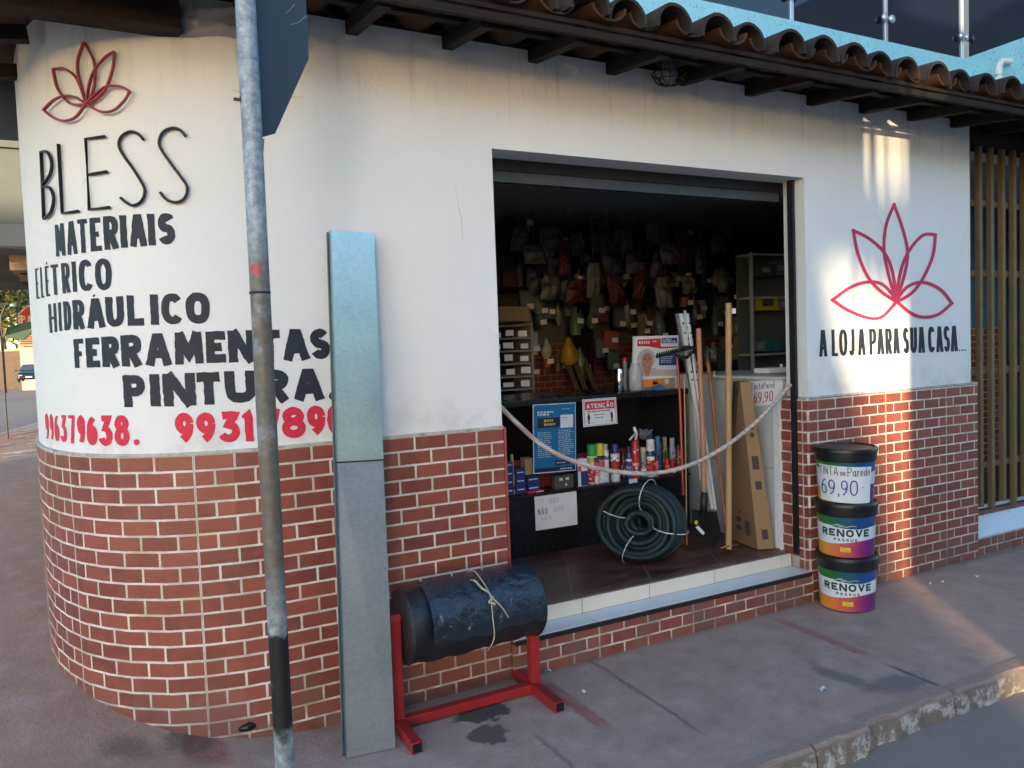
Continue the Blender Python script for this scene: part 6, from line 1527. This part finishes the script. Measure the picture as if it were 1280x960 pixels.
# trees at the end of the street
def leaf_mat(name, a, b):
    k = N(name); n = k.noise(k.pos(), .9, 4); c = k.mix(n, a, b); k.out(c, .6, 0, .3); return k.m
M_BARK = mat('tree_bark', (.09, .065, .045), .9, 0, .3, 4, .4)
def tree(label, x, y, h, cr_, ml, seed):
    q = random.Random(seed); t = thing('street_tree', label, 'tree', (x, y, GZ - .2), 'trees at the end of the street')
    mb = MB(); top = h * .72
    mb.tube([(x, y, GZ - .3), (x + .1, y, h * .3), (x - .1, y + .1, top)], [h * .03, h * .024, h * .012], 8)
    cl = []
    for i in range(9):
        a = q.uniform(0, 2 * PI); z = h * q.uniform(.45, .92); r = cr_ * q.uniform(.3, .85); p = Vector((x + r * math.cos(a), y + r * math.sin(a), z)); cl.append(p)
        mb.tube([(x, y, h * q.uniform(.28, .5)), ((x + p.x) / 2, (y + p.y) / 2, p.z * .85), p], [h * .014, h * .009, h * .004], 6)
    mb.build('trunk', M_BARK, t, smooth=True)
    mb = MB()
    for p in cl + [Vector((x, y, h * .8))]:
        R_ = cr_ * q.uniform(.38, .6)
        for j in range(230):
            d = Vector((q.gauss(0, 1), q.gauss(0, 1), q.gauss(0, .8))).normalized() * R_ * q.random() ** .4; c = p + d; s_ = h * q.uniform(.012, .026)
            u = Vector((q.uniform(-1, 1), q.uniform(-1, 1), q.uniform(-.6, .6))).normalized(); v = u.orthogonal().normalized() * .6
            k = len(mb.v); mb.v += [c - u * s_, c + v * s_, c + u * s_, c - v * s_]; mb.f.append((k, k + 1, k + 2, k + 3))
    mb.build('crown', ml, t, fix=False)
ML1 = leaf_mat('sunlit_yellow_foliage', (.15, .12, .022), (.30, .22, .045)); ML2 = leaf_mat('olive_foliage', (.045, .06, .018), (.10, .10, .03))
for i, (px, yy, h, c_, ml, lb) in enumerate(((30, 62, 9.5, 3.2, ML1, 'nearest yellow green tree above the stop sign'), (4, 70, 9, 3.4, ML1, 'yellowish tree at the very left edge of the street end'), (48, 84, 11, 4.0, ML2, 'olive tree behind, beside the shop corner'), (-16, 56, 8, 3, ML2, 'olive tree left of the others, mostly out of view'))):
    p = at_y(px, 450, yy); tree(lb, p.x, yy, h, c_, ml, 40 + i)
lp = thing('street_lamp', 'distant street lamp with curved arm in front of the trees', 'street lamp', at_y(6, 450, 40)); p = at_y(4, 440, 40)
e = at_y(13, 382, 40); mb = MB(); mb.tube([(p.x, 40, 0), (p.x, 40, e.z - .5), ((p.x + e.x) / 2, 40, e.z), (e.x, 40, e.z + .05)], .04, 8); mb.build('post', M_DKMET, lp, smooth=True)
mb = MB(); mb.lathe([(0, -.1), (.16, -.06), (.12, .06), (0, .1)], (e.x + .1, 40, e.z + .02), 12); mb.build('lamp_head', M_GREYMET, lp, smooth=True)
# white dashes painted on the side pavement
mb = MB(); q = random.Random(18)
for i in range(46):
    y = q.uniform(9.0, 14.5); x = q.uniform(xk(y) + .05, -2.2); L = q.uniform(.06, .22); a = .5; z = pave_z(x, y) + .006
    d = Vector((math.cos(a), math.sin(a), 0)); n_ = Vector((-d.y, d.x, 0)) * q.uniform(.025, .06); c = Vector((x, y, z + .0003 * i)); k = len(mb.v); mb.v += [c - d * L - n_, c + d * L - n_, c + d * L + n_, c - d * L + n_]; mb.f.append((k, k + 1, k + 2, k + 3))
tag(mb.build('pavement_paint', mat('worn_white_road_paint', (.55, .53, .50), .8, 0, .3, 6, 0), fix=False), kind='structure')

# ================================================================== UNSEEN HOUSES ADDED ACROSS THE STREET TO SHAPE THE SUN (behind the camera)
M_UNSEEN_HOUSE = mat('unseen_pale_plaster', (.52, .47, .42), .85, 0, .15, 1.2, .1); M_UNSEEN_HOUSE2 = mat('unseen_ochre_plaster', (.50, .40, .30), .85, 0, .15, 1.2, .1)
def sw(xw, zw, Y):      # where the sun ray that meets the shop wall at (xw, zw) crosses the plane y = -Y
    return Vector((xw + SH.x / -SH.y * Y, -Y, zw + Y / -SH.y * TE))
ha = thing('shade_row_house', 'unseen pale plastered row house across the street, added to block the sun', 'house', (2, -9, -.12))  # unseen, added so its corner ends the sun patch on the shop
YA = 8.6; xl = sw(2.875, 0, YA).x
mb = MB(); mb.box((xl, -YA - 5, -.2), (xl + 16, -YA, 5.0)); mb.build('wall', M_UNSEEN_HOUSE, ha)  # wall of the unseen added house, blocks the sun
mb = MB(); mb.hexa([(xl + .0, -YA - 5.2, 5.0), (xl + 16.3, -YA - 5.2, 5.0), (xl + 16.3, -YA + .3, 5.0), (xl + .0, -YA + .3, 5.0), (xl + .6, -YA - 2.6, 5.25), (xl + 16, -YA - 2.6, 5.25), (xl + 16, -YA - 2.4, 5.25), (xl + .6, -YA - 2.4, 5.25)]); mb.build('roof', M_TILE_UNDER, ha)  # roof of the unseen added house
for i in range(4):
    x = xl + 1.5 + i * 3.7; mb = MB(); mb.box((x, -YA, .9), (x + 1.3, -YA + .03, 2.2)); o = mb.build('window', M_ALU, ha); mb = MB(); mb.box((x + .06, -YA + .031, .96), (x + 1.24, -YA + .04, 2.14)); mb.build('pane', M_GLASS, o)  # windows of the unseen added house
    x += 1.9; mb = MB(); mb.box((x, -YA, -.1), (x + .95, -YA + .03, 2.1)); mb.build('door', M_WOODB, ha)  # doors of the unseen added house
for i in range(5):
    p = sw(2.42 + i * .10, 0, YA + .6); mb = MB(); mb.box((p.x - .018, p.y - .018, 2.9), (p.x + .018, p.y + .018, 4.3)); mb.build('sun_streak_bar', M_GREYMET, ha)  # bars added only to throw soft streaks into the upper sun patch
hb = thing('sun_patch_house', 'unseen ochre house added across the street, side stepped to shape the sun patches', 'house', (-26, -30, -.12))  # unseen sun blocker, outline traced back from the lit patches
YB2 = 30.0
def prof_b(pts): return [sw(x, z, YB2) for x, z in pts]
mb = MB(); mb.poly(prof_b([(-9, -4.6), (2.55, -4.6), (2.54, .25), (2.46, .75), (2.25, 1.15), (2.10, 1.5), (2.0, 1.98), (3.05, 1.64), (3.05, 2.34), (2.37, 2.34), (2.37, 2.745), (2.385, 3.05), (3.05, 3.05), (3.05, 4.6), (-9, 4.6)]), (0, -.35, 0)); mb.build('wall', M_UNSEEN_HOUSE2, hb)  # unseen added wall, cut to shape the sun patches
for i in range(4):
    p = sw(-7 + i * 2.3, 0, YB2); mb = MB(); mb.box((p.x, -YB2, .9), (p.x + 1.2, -YB2 + .03, 2.1)); o = mb.build('window', M_ALU, hb); mb = MB(); mb.box((p.x + .06, -YB2 + .031, .96), (p.x + 1.14, -YB2 + .04, 2.04)); mb.build('pane', M_GLASS, o)  # windows of the unseen added house
